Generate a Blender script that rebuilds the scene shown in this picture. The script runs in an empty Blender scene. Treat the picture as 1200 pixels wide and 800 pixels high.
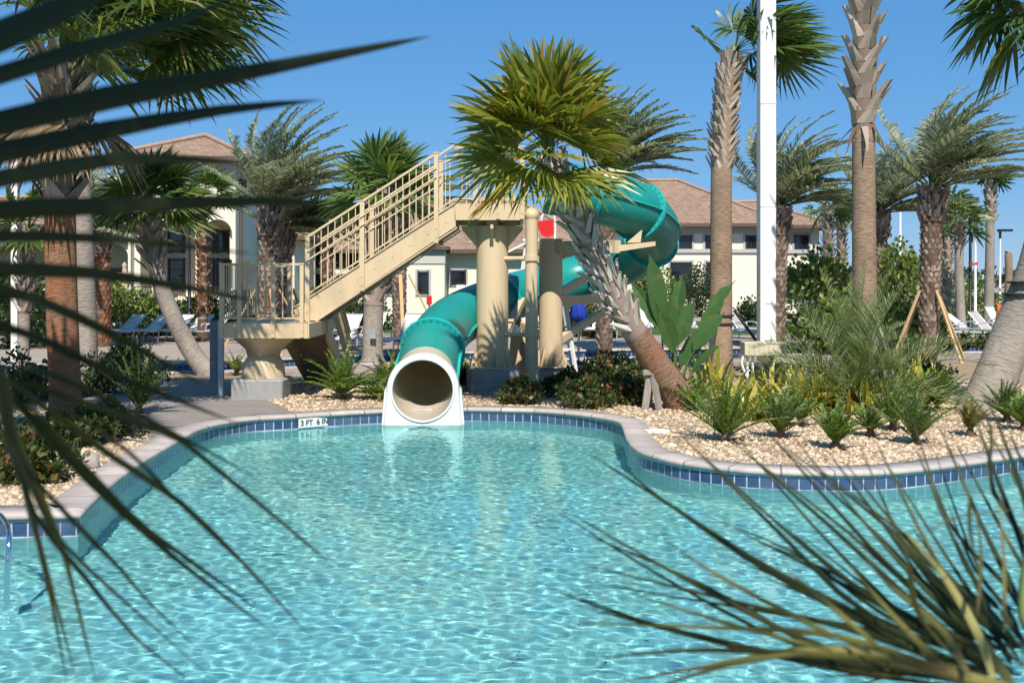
import bpy, math, random
from mathutils import Vector, Matrix, Quaternion, noise, geometry

RND = random.Random(11)
V = Vector
C = bpy.context.scene.collection
K = 1250.0          # focal length in photo pixels
H = 2.25            # eye height above the deck
HY = 330.0          # horizon row
ORG = {}
UP = V((0, 0, 1))

def P(px, py, Y):
    return V(((px - 600) * Y / K, Y, H + (HY - py) * Y / K))

def G(px, py, z=0.0):
    Y = K * (H - z) / (py - HY)
    return V(((px - 600) * Y / K, Y, z))

def X(px, Y):
    return (px - 600) * Y / K

def Z(py, Y):
    return H + (HY - py) * Y / K

# ------------------------------------------------------------------ mesh builder
class MB:
    def __init__(s):
        s.v = []; s.f = []; s.m = []; s.sm = []; s.uv = []

    def add(s, verts, faces, mat=0, smooth=False, uvs=None):
        o = len(s.v)
        s.v.extend([tuple(p) for p in verts])
        for i, f in enumerate(faces):
            s.f.append(tuple(o + k for k in f))
            s.m.append(mat); s.sm.append(smooth)
            s.uv.append(uvs[i] if uvs else None)
        return s

    def box(s, c, size, rz=0.0, mat=0, rot=None, smooth=False):
        c = V(c); hx, hy, hz = size[0] / 2, size[1] / 2, size[2] / 2
        r = rot if rot else Matrix.Rotation(rz, 3, 'Z')
        vs = [c + r @ V((x * hx, y * hy, z * hz)) for z in (-1, 1) for y in (-1, 1) for x in (-1, 1)]
        s.add(vs, [(0, 2, 3, 1), (4, 5, 7, 6), (0, 1, 5, 4), (2, 6, 7, 3), (0, 4, 6, 2), (1, 3, 7, 5)], mat, smooth)
        return s

    def cbox(s, c, size, ch=0.01, rz=0.0, mat=0):
        # box with chamfered vertical and top edges
        c = V(c); hx, hy, hz = size[0] / 2, size[1] / 2, size[2] / 2
        r = Matrix.Rotation(rz, 3, 'Z')
        def ring(ix, z):
            a, b = hx - ix, hy - ix
            k = ch
            pts = [(-a + k, -b), (a - k, -b), (a, -b + k), (a, b - k), (a - k, b), (-a + k, b), (-a, b - k), (-a, -b + k)]
            return [c + r @ V((x, y, z)) for x, y in pts]
        vs = ring(0, -hz) + ring(0, hz - ch) + ring(ch, hz)
        fs = [tuple(range(7, -1, -1)), tuple(range(16, 24))]
        for L in (0, 8):
            for i in range(8):
                j = (i + 1) % 8
                fs.append((L + i, L + j, L + 8 + j, L + 8 + i))
        s.add(vs, fs, mat)
        return s

    def bar(s, p0, p1, w, h=None, mat=0, up=UP):
        p0, p1 = V(p0), V(p1); h = h or w
        d = (p1 - p0)
        L = d.length
        if L < 1e-6: return s
        d /= L
        u = up if abs(d.dot(up)) < .98 else V((0, 1, 0))
        a = d.cross(u).normalized(); b = a.cross(d).normalized()
        rot = Matrix((a, d, b)).transposed()
        return s.box((p0 + p1) / 2, (w, L, h), mat=mat, rot=rot)

    def tube(s, pts, rad, seg=10, mat=0, caps=True, smooth=True, closed=False, squash=1.0):
        pts = [V(p) for p in pts]; n = len(pts)
        if not hasattr(rad, '__len__'): rad = [rad] * n
        T = []
        for i in range(n):
            a = pts[max(i - 1, 0)]; b = pts[min(i + 1, n - 1)]
            T.append((b - a).normalized())
        u = V((0, 0, 1)) if abs(T[0].z) < .9 else V((0, 1, 0))
        N = (u - T[0] * u.dot(T[0])).normalized()
        vs = []; ln = 0; lens = []
        for i in range(n):
            if i: ln += (pts[i] - pts[i - 1]).length
            lens.append(ln)
            N = (N - T[i] * N.dot(T[i])).normalized()
            B = T[i].cross(N)
            for k in range(seg):
                a = 2 * math.pi * k / seg
                vs.append(pts[i] + (N * math.cos(a) * squash + B * math.sin(a)) * rad[i])
        fs = []; uv = []
        for i in range(n - 1):
            for k in range(seg):
                j = (k + 1) % seg
                fs.append((i * seg + k, i * seg + j, (i + 1) * seg + j, (i + 1) * seg + k))
                c = 2 * math.pi * max(rad[i], .001) / seg
                uv.append([(k * c, lens[i]), ((k + 1) * c, lens[i]), ((k + 1) * c, lens[i + 1]), (k * c, lens[i + 1])])
        s.add(vs, fs, mat, smooth, uv)
        if caps:
            s.add(vs[:seg], [tuple(range(seg - 1, -1, -1))], mat)
            s.add(vs[-seg:], [tuple(range(seg))], mat)
        return s

    def lathe(s, c, prof, seg=24, mat=0, smooth=True):
        c = V(c); vs = []
        for r, z in prof:
            for k in range(seg):
                a = 2 * math.pi * k / seg
                vs.append(c + V((r * math.cos(a), r * math.sin(a), z)))
        fs = []
        for i in range(len(prof) - 1):
            for k in range(seg):
                j = (k + 1) % seg
                fs.append((i * seg + k, i * seg + j, (i + 1) * seg + j, (i + 1) * seg + k))
        s.add(vs, fs, mat, smooth)
        s.add(vs[:seg], [tuple(range(seg - 1, -1, -1))], mat)
        s.add(vs[-seg:], [tuple(range(seg))], mat)
        return s

    def strip(s, pts, wid, side, mat=0, fold=0.0, nrm=None):
        # ribbon along pts; side = Vector or list of Vectors; last width 0 makes a point
        n = len(pts); vs = []; fs = []
        for i in range(n):
            sd = side[i] if isinstance(side, list) else side
            if wid[i] <= 0:
                vs.append(pts[i])
            else:
                vs.append(pts[i] - sd * wid[i] / 2)
                vs.append(pts[i] + sd * wid[i] / 2)
        k = 0
        for i in range(n - 1):
            if wid[i + 1] <= 0:
                fs.append((k, k + 1, k + 2))
            elif wid[i] <= 0:
                fs.append((k, k + 2, k + 1)); k -= 1
            else:
                fs.append((k, k + 1, k + 3, k + 2))
            k += 2
        s.add(vs, fs, mat, True)
        return s

    def prism(s, poly, y0, y1, axis='y', mat=0):
        # extrude a 2-D polygon (x,z) along y, or (y,z) along x, or (x,y) along z
        n = len(poly)
        def mk(a, b, t):
            return V((a, t, b)) if axis == 'y' else (V((t, a, b)) if axis == 'x' else V((a, b, t)))
        vs = [mk(a, b, y0) for a, b in poly] + [mk(a, b, y1) for a, b in poly]
        fs = [tuple(range(n)), tuple(range(2 * n - 1, n - 1, -1))]
        for i in range(n):
            j = (i + 1) % n
            fs.append((i, i + n, j + n, j))
        s.add(vs, fs, mat)
        return s

    def build(s, name, mats, parent=None, fix=False):
        me = bpy.data.meshes.new(name)
        org = ORG.get(parent.name, V((0, 0, 0))) if parent else V((0, 0, 0))
        ox, oy, oz = org
        me.from_pydata([(a - ox, b - oy, c - oz) for a, b, c in s.v], [], s.f)
        if not isinstance(mats, (list, tuple)): mats = [mats]
        for m in mats: me.materials.append(m)
        me.polygons.foreach_set('material_index', s.m)
        me.polygons.foreach_set('use_smooth', s.sm)
        if any(u is not None for u in s.uv):
            lay = me.uv_layers.new(name='UVMap')
            k = 0; d = lay.data
            for f, u in zip(s.f, s.uv):
                for q in range(len(f)):
                    if u: d[k].uv = u[q]
                    k += 1
        if fix:
            import bmesh
            bm = bmesh.new(); bm.from_mesh(me)
            bmesh.ops.recalc_face_normals(bm, faces=bm.faces)
            bm.to_mesh(me); bm.free()
        me.update()
        o = bpy.data.objects.new(name, me); C.objects.link(o)
        if parent:
            o.parent = parent
            ORG[o.name] = org
        return o

def thing(name, label, cat, loc=(0, 0, 0), group=None):
    o = bpy.data.objects.new(name, None); C.objects.link(o)
    o.location = loc; o.empty_display_size = .2
    o['label'] = label; o['category'] = cat
    if group: o['group'] = group
    ORG[o.name] = V(loc)
    return o

def tag(o, label=None, cat=None, group=None, kind=None):
    if label: o['label'] = label
    if cat: o['category'] = cat
    if group: o['group'] = group
    if kind: o['kind'] = kind
    return o

def copy_tree(o, loc, rz, label, group=None):
    def rec(src, par):
        c = src.copy(); C.objects.link(c)
        if par: c.parent = par
        for ch in list(src.children): rec(ch, c)
        return c
    r = rec(o, None)
    r.location = loc; r.rotation_euler = (0, 0, rz); r['label'] = label
    if group: r['group'] = group
    return r

def catmull(pts, n=8, closed=False):
    pts = [V(p) for p in pts]; out = []
    m = len(pts)
    rng = range(m) if closed else range(m - 1)
    for i in rng:
        if closed:
            p0, p1, p2, p3 = pts[(i - 1) % m], pts[i], pts[(i + 1) % m], pts[(i + 2) % m]
        else:
            p0, p1, p2, p3 = pts[max(i - 1, 0)], pts[i], pts[i + 1], pts[min(i + 2, m - 1)]
        for k in range(n):
            t = k / n
            out.append(.5 * ((2 * p1) + (p2 - p0) * t + (2 * p0 - 5 * p1 + 4 * p2 - p3) * t * t + (3 * p1 - p0 - 3 * p2 + p3) * t ** 3))
    if not closed: out.append(pts[-1])
    return out

def inside(p, poly):
    x, y = p[0], p[1]; c = False
    n = len(poly); j = n - 1
    for i in range(n):
        xi, yi = poly[i][0], poly[i][1]; xj, yj = poly[j][0], poly[j][1]
        if (yi > y) != (yj > y) and x < (xj - xi) * (y - yi) / (yj - yi) + xi: c = not c
        j = i
    return c

def tri_sheet(outer, holes=()):
    vs = []; es = []
    for loop in [outer] + list(holes):
        o = len(vs); n = len(loop)
        vs += [V((p[0], p[1])) for p in loop]
        es += [(o + i, o + (i + 1) % n) for i in range(n)]
    r = geometry.delaunay_2d_cdt(vs, es, [], 0, 1e-6)
    ov, of = r[0], r[2]
    out = []
    for f in of:
        c = sum((ov[i] for i in f), V((0, 0))) / len(f)
        if inside(c, outer) and not any(inside(c, h) for h in holes):
            a, b, d = ov[f[0]], ov[f[1]], ov[f[2]]
            if (b - a).cross(d - a) < 0: f = list(reversed(f))
            out.append(tuple(f))
    return ov, out

def sheet(name, outer, z, mat, holes=(), kind='structure', label=None):
    ov, of = tri_sheet(outer, holes)
    mb = MB(); mb.add([V((p[0], p[1], z)) for p in ov], of)
    o = mb.build(name, mat)
    o['kind'] = kind
    return o

# ------------------------------------------------------------------ materials
def nodes(name):
    m = bpy.data.materials.new(name); m.use_nodes = True
    nt = m.node_tree; nt.nodes.clear()
    out = nt.nodes.new('ShaderNodeOutputMaterial')
    return m, nt, out

def N(nt, t, **kw):
    n = nt.nodes.new(t)
    for k, v in kw.items():
        if k in n.inputs: n.inputs[k].default_value = v
        else: setattr(n, k, v)
    return n

def rgba(c): return (c[0], c[1], c[2], 1)

def ramp(nt, fac, stops):
    r = nt.nodes.new('ShaderNodeValToRGB')
    e = r.color_ramp.elements
    while len(e) < len(stops): e.new(.5)
    for i, (p, c) in enumerate(stops):
        e[i].position = p; e[i].color = rgba(c)
    nt.links.new(fac, r.inputs[0])
    return r.outputs[0]

def mixc(nt, fac, a, b, mode='MIX'):
    n = nt.nodes.new('ShaderNodeMix'); n.data_type = 'RGBA'; n.blend_type = mode
    for sock, v in ((n.inputs[0], fac), (n.inputs[6], a), (n.inputs[7], b)):
        if hasattr(v, 'is_linked') or hasattr(v, 'links'): nt.links.new(v, sock)
        elif isinstance(v, (int, float)): sock.default_value = v
        else: sock.default_value = rgba(v)
    return n.outputs[2]

def pmat(name, c1, c2=None, scale=4.0, rough=.6, bump=0.0, bscale=30.0, spec=.4, metal=0.0, dirt=None, dscale=1.2, stretch=(1, 1, 1)):
    m, nt, out = nodes(name)
    b = N(nt, 'ShaderNodeBsdfPrincipled', Roughness=rough, Metallic=metal)
    b.inputs['Specular IOR Level'].default_value = spec
    tc = N(nt, 'ShaderNodeTexCoord'); mp = N(nt, 'ShaderNodeMapping', Scale=stretch)
    nt.links.new(tc.outputs['Object'], mp.inputs[0])
    col = None
    if c2:
        nz = N(nt, 'ShaderNodeTexNoise', Scale=scale, Detail=6.0, Roughness=.6)
        nt.links.new(mp.outputs[0], nz.inputs['Vector'])
        col = ramp(nt, nz.outputs['Fac'], [(.32, c1), (.68, c2)])
    if dirt:
        nz = N(nt, 'ShaderNodeTexNoise', Scale=dscale, Detail=8.0, Roughness=.7)
        nt.links.new(mp.outputs[0], nz.inputs['Vector'])
        f = ramp(nt, nz.outputs['Fac'], [(.5, (0, 0, 0)), (.72, (.75, .75, .75))])
        col = mixc(nt, f, col if col else c1, dirt)
    if col: nt.links.new(col, b.inputs['Base Color'])
    else: b.inputs['Base Color'].default_value = rgba(c1)
    if bump:
        nz = N(nt, 'ShaderNodeTexNoise', Scale=bscale, Detail=5.0)
        nt.links.new(mp.outputs[0], nz.inputs['Vector'])
        bp = N(nt, 'ShaderNodeBump', Strength=bump, Distance=.02)
        nt.links.new(nz.outputs['Fac'], bp.inputs['Height'])
        nt.links.new(bp.outputs[0], b.inputs['Normal'])
    nt.links.new(b.outputs[0], out.inputs[0])
    return m

def leafmat(name, stops, trans=.3, rough=.45, spec=.4, tcol=None, patch=None):
    m, nt, out = nodes(name)
    g = N(nt, 'ShaderNodeNewGeometry')
    col = ramp(nt, g.outputs['Random Per Island'], stops)
    if patch:
        tcn = N(nt, 'ShaderNodeTexCoord'); pz = N(nt, 'ShaderNodeTexNoise', Scale=patch[1], Detail=4.0, Roughness=.6)
        nt.links.new(tcn.outputs['Object'], pz.inputs['Vector'])
        col = mixc(nt, ramp(nt, pz.outputs['Fac'], [(.54, (0, 0, 0)), (.70, (1, 1, 1))]), col, patch[0])
    b = N(nt, 'ShaderNodeBsdfPrincipled', Roughness=rough)
    b.inputs['Specular IOR Level'].default_value = spec
    nt.links.new(col, b.inputs['Base Color'])
    t = N(nt, 'ShaderNodeBsdfTranslucent')
    tc = mixc(nt, 1.0, col, tcol or (1.6, 1.5, .7), 'MULTIPLY')
    nt.links.new(tc, t.inputs[0])
    mx = N(nt, 'ShaderNodeMixShader'); mx.inputs[0].default_value = trans
    nt.links.new(b.outputs[0], mx.inputs[1]); nt.links.new(t.outputs[0], mx.inputs[2])
    nt.links.new(mx.outputs[0], out.inputs[0])
    return m

def barkmat(name, c1, c2, rings=9.0, bump=.7, c3=None, grain=12.0):
    # UV: u round the trunk, v along it (metres)
    m, nt, out = nodes(name)
    tc = N(nt, 'ShaderNodeTexCoord')
    mp = N(nt, 'ShaderNodeMapping', Scale=(2.0, rings * 1.6, 1)); nt.links.new(tc.outputs['UV'], mp.inputs[0])
    nz = N(nt, 'ShaderNodeTexNoise', Scale=3.0, Detail=6.0, Roughness=.65, Distortion=.3)
    nt.links.new(mp.outputs[0], nz.inputs['Vector'])
    mp2 = N(nt, 'ShaderNodeMapping', Scale=(1, 1, 1)); nt.links.new(tc.outputs['Object'], mp2.inputs[0])
    n2 = N(nt, 'ShaderNodeTexNoise', Scale=1.3, Detail=5.0); nt.links.new(mp2.outputs[0], n2.inputs['Vector'])
    n3 = N(nt, 'ShaderNodeTexNoise', Scale=grain * 3, Detail=3.0); nt.links.new(mp2.outputs[0], n3.inputs['Vector'])
    col = ramp(nt, nz.outputs['Fac'], [(.36, c2), (.56, c1)])
    if c3:
        col = mixc(nt, ramp(nt, n2.outputs['Fac'], [(.4, (0, 0, 0)), (.62, (1, 1, 1))]), col, mixc(nt, 1.0, col, c3, 'MULTIPLY'))
    b = N(nt, 'ShaderNodeBsdfPrincipled', Roughness=.9); b.inputs['Specular IOR Level'].default_value = .15
    nt.links.new(col, b.inputs['Base Color'])
    ad = N(nt, 'ShaderNodeMath', operation='MULTIPLY_ADD'); ad.inputs[1].default_value = .35
    nt.links.new(n3.outputs['Fac'], ad.inputs[0]); nt.links.new(nz.outputs['Fac'], ad.inputs[2])
    bp = N(nt, 'ShaderNodeBump', Strength=bump, Distance=.04)
    nt.links.new(ad.outputs[0], bp.inputs['Height']); nt.links.new(bp.outputs[0], b.inputs['Normal'])
    nt.links.new(b.outputs[0], out.inputs[0])
    return m

def uvbrick(name, c1, c2, mortar, bw, rh, ms, rough=.4, bump=.3, offset=0.0, spec=.5, noise_amt=.0, nc=None, bias=0.0):
    m, nt, out = nodes(name)
    tc = N(nt, 'ShaderNodeTexCoord')
    br = N(nt, 'ShaderNodeTexBrick'); br.offset = offset
    br.inputs['Scale'].default_value = 1; br.inputs['Brick Width'].default_value = bw
    br.inputs['Row Height'].default_value = rh; br.inputs['Mortar Size'].default_value = ms
    br.inputs['Color1'].default_value = rgba(c1); br.inputs['Color2'].default_value = rgba(c2)
    br.inputs['Mortar'].default_value = rgba(mortar); br.inputs['Mortar Smooth'].default_value = .1
    br.inputs['Bias'].default_value = bias
    nt.links.new(tc.outputs['UV'], br.inputs['Vector'])
    col = br.outputs['Color']
    if nc:
        nz = N(nt, 'ShaderNodeTexNoise', Scale=noise_amt, Detail=8.0, Roughness=.65)
        nt.links.new(tc.outputs['Object'], nz.inputs['Vector'])
        col = mixc(nt, ramp(nt, nz.outputs['Fac'], [(.42, (0, 0, 0)), (.7, (.85, .85, .85))]), col, nc)
    b = N(nt, 'ShaderNodeBsdfPrincipled', Roughness=rough); b.inputs['Specular IOR Level'].default_value = spec
    nt.links.new(col, b.inputs['Base Color'])
    bp = N(nt, 'ShaderNodeBump', Strength=bump, Distance=.01); bp.invert = True
    nt.links.new(br.outputs['Fac'], bp.inputs['Height']); nt.links.new(bp.outputs[0], b.inputs['Normal'])
    nt.links.new(b.outputs[0], out.inputs[0])
    return m

def roofmat(name):
    m, nt, out = nodes(name)
    tc = N(nt, 'ShaderNodeTexCoord')
    br = N(nt, 'ShaderNodeTexBrick'); br.offset = .5
    br.inputs['Scale'].default_value = 1; br.inputs['Brick Width'].default_value = .3
    br.inputs['Row Height'].default_value = .34; br.inputs['Mortar Size'].default_value = .02
    br.inputs['Color1'].default_value = rgba((.235, .15, .102)); br.inputs['Color2'].default_value = rgba((.36, .262, .185))
    br.inputs['Mortar'].default_value = rgba((.15, .08, .055)); br.inputs['Mortar Smooth'].default_value = .6
    nt.links.new(tc.outputs['UV'], br.inputs['Vector'])
    nz = N(nt, 'ShaderNodeTexNoise', Scale=1.6, Detail=4.0); nt.links.new(tc.outputs['UV'], nz.inputs['Vector'])
    col = mixc(nt, ramp(nt, nz.outputs['Fac'], [(.4, (0, 0, 0)), (.65, (.6, .6, .6))]), br.outputs['Color'], (.30, .19, .128))
    wv = N(nt, 'ShaderNodeTexWave', Scale=3.33 / 2 / math.pi * 3.1416); wv.bands_direction = 'X'
    nt.links.new(tc.outputs['UV'], wv.inputs['Vector'])
    b = N(nt, 'ShaderNodeBsdfPrincipled', Roughness=.8); b.inputs['Specular IOR Level'].default_value = .2
    nt.links.new(col, b.inputs['Base Color'])
    bp = N(nt, 'ShaderNodeBump', Strength=.8, Distance=.05)
    nt.links.new(wv.outputs['Fac'], bp.inputs['Height']); nt.links.new(bp.outputs[0], b.inputs['Normal'])
    nt.links.new(b.outputs[0], out.inputs[0])
    return m
# ------------------------------------------------------------------ palette
M_cream = pmat('cream_paint', (.62, .48, .30), (.57, .44, .275), 2.0, .5, .05, 8, dirt=(.40, .31, .20), dscale=1.6, stretch=(1, 1, .22))
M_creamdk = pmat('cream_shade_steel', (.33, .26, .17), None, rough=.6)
M_conc = pmat('concrete', (.36, .35, .33), (.27, .27, .26), 3, .85, .4, 60, .2, dirt=(.2, .2, .2))
M_galv = pmat('galvanised_steel', (.40, .47, .52), (.30, .36, .41), 5, .45, .1, 40, .5, .35)
M_white = pmat('white_metal', (.78, .77, .73), (.70, .69, .66), 1.5, .4)
M_polew = pmat('white_pole_paint', (.80, .79, .73), (.74, .73, .68), .8, .5, stretch=(1, 1, .3), dirt=(.62, .60, .54), dscale=.7)
M_lens = pmat('lamp_glass', (.75, .75, .7), None, rough=.2)
M_black = pmat('black_metal', (.018, .018, .02), None, rough=.4)
M_sling = pmat('white_sling', (.68, .67, .63), (.60, .59, .56), 6, .7)
M_slingg = pmat('grey_sling', (.42, .40, .36), (.36, .34, .31), 6, .7)
M_alu = pmat('lounger_frame_metal', (.55, .56, .56), None, rough=.35, metal=.4)
M_stucco = pmat('cream_stucco', (.74, .70, .58), (.70, .655, .54), .6, .9, .25, 25, .1)
M_stuccog = pmat('grey_shade_stucco', (.56, .54, .48), (.50, .48, .43), .6, .9)  # greyer copy of the stucco; under eaves it paints their shade
M_tanw = pmat('tan_stucco', (.50, .40, .27), (.46, .36, .25), .8, .9, .2, 30, .1)
M_trim = pmat('grey_trim', (.42, .41, .39), None, rough=.7)
M_soffit = pmat('dark_soffit', (.12, .075, .055), None, rough=.7)
M_roof = roofmat('clay_roof_tiles')
M_ridge = pmat('clay_ridge_tiles', (.38, .26, .185), (.29, .185, .13), 5, .8)
M_glass = pmat('dark_window_glass', (.010, .013, .017), None, rough=.06, spec=.7)
M_frame = pmat('dark_window_frame', (.03, .03, .033), None, rough=.4)
M_red = pmat('red_plastic', (.62, .02, .02), None, rough=.4)
M_blue = pmat('blue_cloth', (.012, .05, .42), (.01, .03, .26), 7, .7)
M_orange = pmat('orange_cloth', (.75, .17, .03), (.6, .1, .02), 7, .8)
M_lumber = pmat('yellow_lumber', (.56, .39, .20), (.46, .31, .15), 3, .8, .3, 30, .2, stretch=(6, 6, .6))
M_greywood = pmat('weathered_wood', (.36, .32, .27), (.24, .21, .18), 3, .9, .6, 30, .15, stretch=(8, 8, .6))
M_rubber = pmat('black_strap', (.03, .028, .028), None, rough=.8)
M_chrome = pmat('polished_steel', (.72, .72, .72), None, rough=.12, metal=1)
M_rock = pmat('pale_stone', (.40, .36, .31), (.25, .23, .20), 6, .9, .6, 25)
M_carp = pmat('dark_car_paint', (.015, .018, .025), None, rough=.2, spec=.6)
M_car2 = pmat('silver_car_paint', (.35, .36, .38), None, rough=.25, metal=.5)
M_slide = None

# ------------------------------------------------------------------ camera, light, sky
cam = bpy.data.cameras.new('camera'); camo = bpy.data.objects.new('camera', cam); C.objects.link(camo)
camo.location = (0, 0, H); camo.rotation_euler = (math.radians(90), 0, 0)
cam.sensor_width = 36; cam.lens = 36 * K / 1200; cam.shift_y = -(400 - HY) / 1200
cam.clip_start = .05; cam.clip_end = 6000
cam.dof.use_dof = True; cam.dof.focus_distance = 21; cam.dof.aperture_fstop = 6.0
bpy.context.scene.camera = camo

SUN_EL = 50.0
SUN_AZ = 4.0      # degrees left of straight behind the camera
sd = V((math.sin(math.radians(SUN_AZ)) * math.cos(math.radians(SUN_EL)),
        -math.cos(math.radians(SUN_AZ)) * math.cos(math.radians(SUN_EL)), math.sin(math.radians(SUN_EL))))
sun = bpy.data.lights.new('sun', 'SUN'); suno = bpy.data.objects.new('sun', sun); C.objects.link(suno)
sun.energy = 4.6; sun.angle = math.radians(.53); sun.color = (1, .945, .86)
suno.rotation_euler = sd.to_track_quat('Z', 'Y').to_euler(); suno.location = sd * 60
w = bpy.data.worlds.new('World'); bpy.context.scene.world = w; w.use_nodes = True
nt = w.node_tree; nt.nodes.clear()
sky = nt.nodes.new('ShaderNodeTexSky'); sky.sky_type = 'NISHITA'; sky.sun_disc = False
sky.sun_elevation = math.radians(SUN_EL); sky.sun_rotation = math.atan2(sd.x, sd.y)
sky.altitude = 0; sky.air_density = 1.0; sky.dust_density = .0; sky.ozone_density = 6.0
bg = nt.nodes.new('ShaderNodeBackground'); bg.inputs[1].default_value = .10
wo = nt.nodes.new('ShaderNodeOutputWorld')
nt.links.new(mixc(nt, .68, sky.outputs[0], (.36, 2.05, 4.75)), bg.inputs[0]); nt.links.new(bg.outputs[0], wo.inputs[0])
sc = bpy.context.scene
sc.render.engine = 'CYCLES'
sc.view_settings.view_transform = 'Standard'; sc.view_settings.look = 'None'
sc.view_settings.exposure = 0.5; sc.view_settings.gamma = 1
sc.cycles.use_denoising = True
sc.cycles.max_bounces = 8; sc.cycles.transparent_max_bounces = 12
sc.cycles.diffuse_bounces = 5; sc.cycles.glossy_bounces = 4; sc.cycles.transmission_bounces = 4
sc.cycles.caustics_refractive = True; sc.cycles.caustics_reflective = False
sc.cycles.sample_clamp_indirect = 4.0

# ------------------------------------------------------------------ pool
WZ = -.22
def W(px, py): return G(px, py, WZ)
left_part = [V((-16, 10.6, WZ)), W(-120, 631), W(0, 630), W(92, 628)]
far_part = [W(112, 606), W(150, 572), W(198, 540), W(236, 518), W(285, 507), W(340, 503), W(380, 500), W(450, 496), W(540, 493.5),
            W(600, 494.5), W(640, 496), W(680, 500), W(708, 504.5), W(727, 510), W(733, 519), W(738, 534), W(750, 547), W(772, 555),
            W(800, 562), W(850, 569), W(900, 573), W(980, 575.3), W(1040, 573.5), W(1100, 567), W(1150, 559.5), W(1200, 552)]
right_part = [V((8.2, 14.7, WZ)), V((10.5, 15.2, WZ)), V((13.2, 14.2, WZ)), V((15.5, 11, WZ)), V((16, 6, WZ)), V((15, 2.2, WZ)), V((10, 1.7, WZ)),
              V((0, 1.7, WZ)), V((-10, 1.7, WZ)), V((-16, 2.5, WZ))]
pool_edge = left_part + catmull([left_part[-1]] + far_part + right_part[:6], 6)[1:] + right_part[6:]
# resample to even steps of about 0.15 m
def resample(poly, step):
    out = []; n = len(poly)
    for i in range(n):
        a, b = poly[i], poly[(i + 1) % n]
        L = (b - a).length; k = max(1, int(round(L / step)))
        for q in range(k): out.append(a.lerp(b, q / k))
    return out
pool_edge = resample(pool_edge, .16)
area = sum(pool_edge[i].x * pool_edge[(i + 1) % len(pool_edge)].y - pool_edge[(i + 1) % len(pool_edge)].x * pool_edge[i].y for i in range(len(pool_edge)))
if area < 0: pool_edge.reverse()

def offset(poly, d):
    n = len(poly); out = []
    for i in range(n):
        t = (poly[(i + 2) % n] - poly[(i - 2) % n]); t.z = 0; t.normalize()
        out.append(poly[i] + V((t.y, -t.x, 0)) * d)
    if d > .1:      # collapse the fold at sharp corners
        bad = [min((q - p).length_squared for q in poly) < (d * .95) ** 2 for p in out]
        i = 0
        while i < n:
            if bad[i]:
                j = i
                while j < n - 1 and bad[j + 1]: j += 1
                m = (out[i - 1] + out[(j + 1) % n]) / 2
                for k in range(i, j + 1): out[k] = m.copy()
                i = j + 1
            else: i += 1
    return out

def band(name, poly, prof, mat, ulen=None, v0=0.0):
    # profile: list of (outward offset, z); swept round the closed polygon, UV u along the edge
    mb = MB(); n = len(poly); rings = [offset(poly, o) for o, z in prof]
    us = [0]
    for i in range(n): us.append(us[-1] + (poly[(i + 1) % n] - poly[i]).length)
    vl = [v0]
    for k in range(1, len(prof)): vl.append(vl[-1] + math.hypot(prof[k][0] - prof[k - 1][0], prof[k][1] - prof[k - 1][1]))
    vs = []; fs = []; uv = []
    for k, (o, z) in enumerate(prof):
        vs += [V((p.x, p.y, z)) for p in rings[k]]
    for k in range(len(prof) - 1):
        for i in range(n):
            j = (i + 1) % n
            fs.append((k * n + i, k * n + j, (k + 1) * n + j, (k + 1) * n + i))
            uv.append([(us[i], vl[k]), (us[i + 1], vl[k]), (us[i + 1], vl[k + 1]), (us[i], vl[k + 1])])
    mb.add(vs, fs, 0, True, uv)
    return mb.build(name, mat)

M_tile = uvbrick('navy_waterline_tiles', (.022, .050, .125), (.046, .095, .20), (.50, .53, .56), .152, .152, .008, .18, .25, spec=.6, bias=-.1, noise_amt=2.2, nc=(.10, .13, .18))
M_cop = uvbrick('travertine_coping', (.54, .465, .41), (.40, .345, .31), (.17, .148, .13), .61, 2.0, .012, .8, .4, spec=.2, noise_amt=3.5, nc=(.34, .30, .28))
M_plaster = pmat('pool_plaster', (.68, .77, .73), (.61, .73, .69), 3, .8, dirt=(.50, .65, .66), dscale=.8)

tag(band('pool_wall', pool_edge, [(0.0, -1.25), (0.0, WZ - .02)], M_plaster), kind='structure')
tag(band('pool_tile_band', pool_edge, [(0.004, WZ - .02), (0.004, -.045)], M_tile, v0=.132), kind='structure')
tag(band('pool_coping', pool_edge, [(.02, -.05), (-.025, -.05), (-.042, -.03), (-.042, -.005), (-.03, .012), (-.01, .02), (.36, .02), (.36, -.03)], M_cop), kind='structure')
sheet('pool_floor', pool_edge, -1.2, M_plaster)

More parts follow.
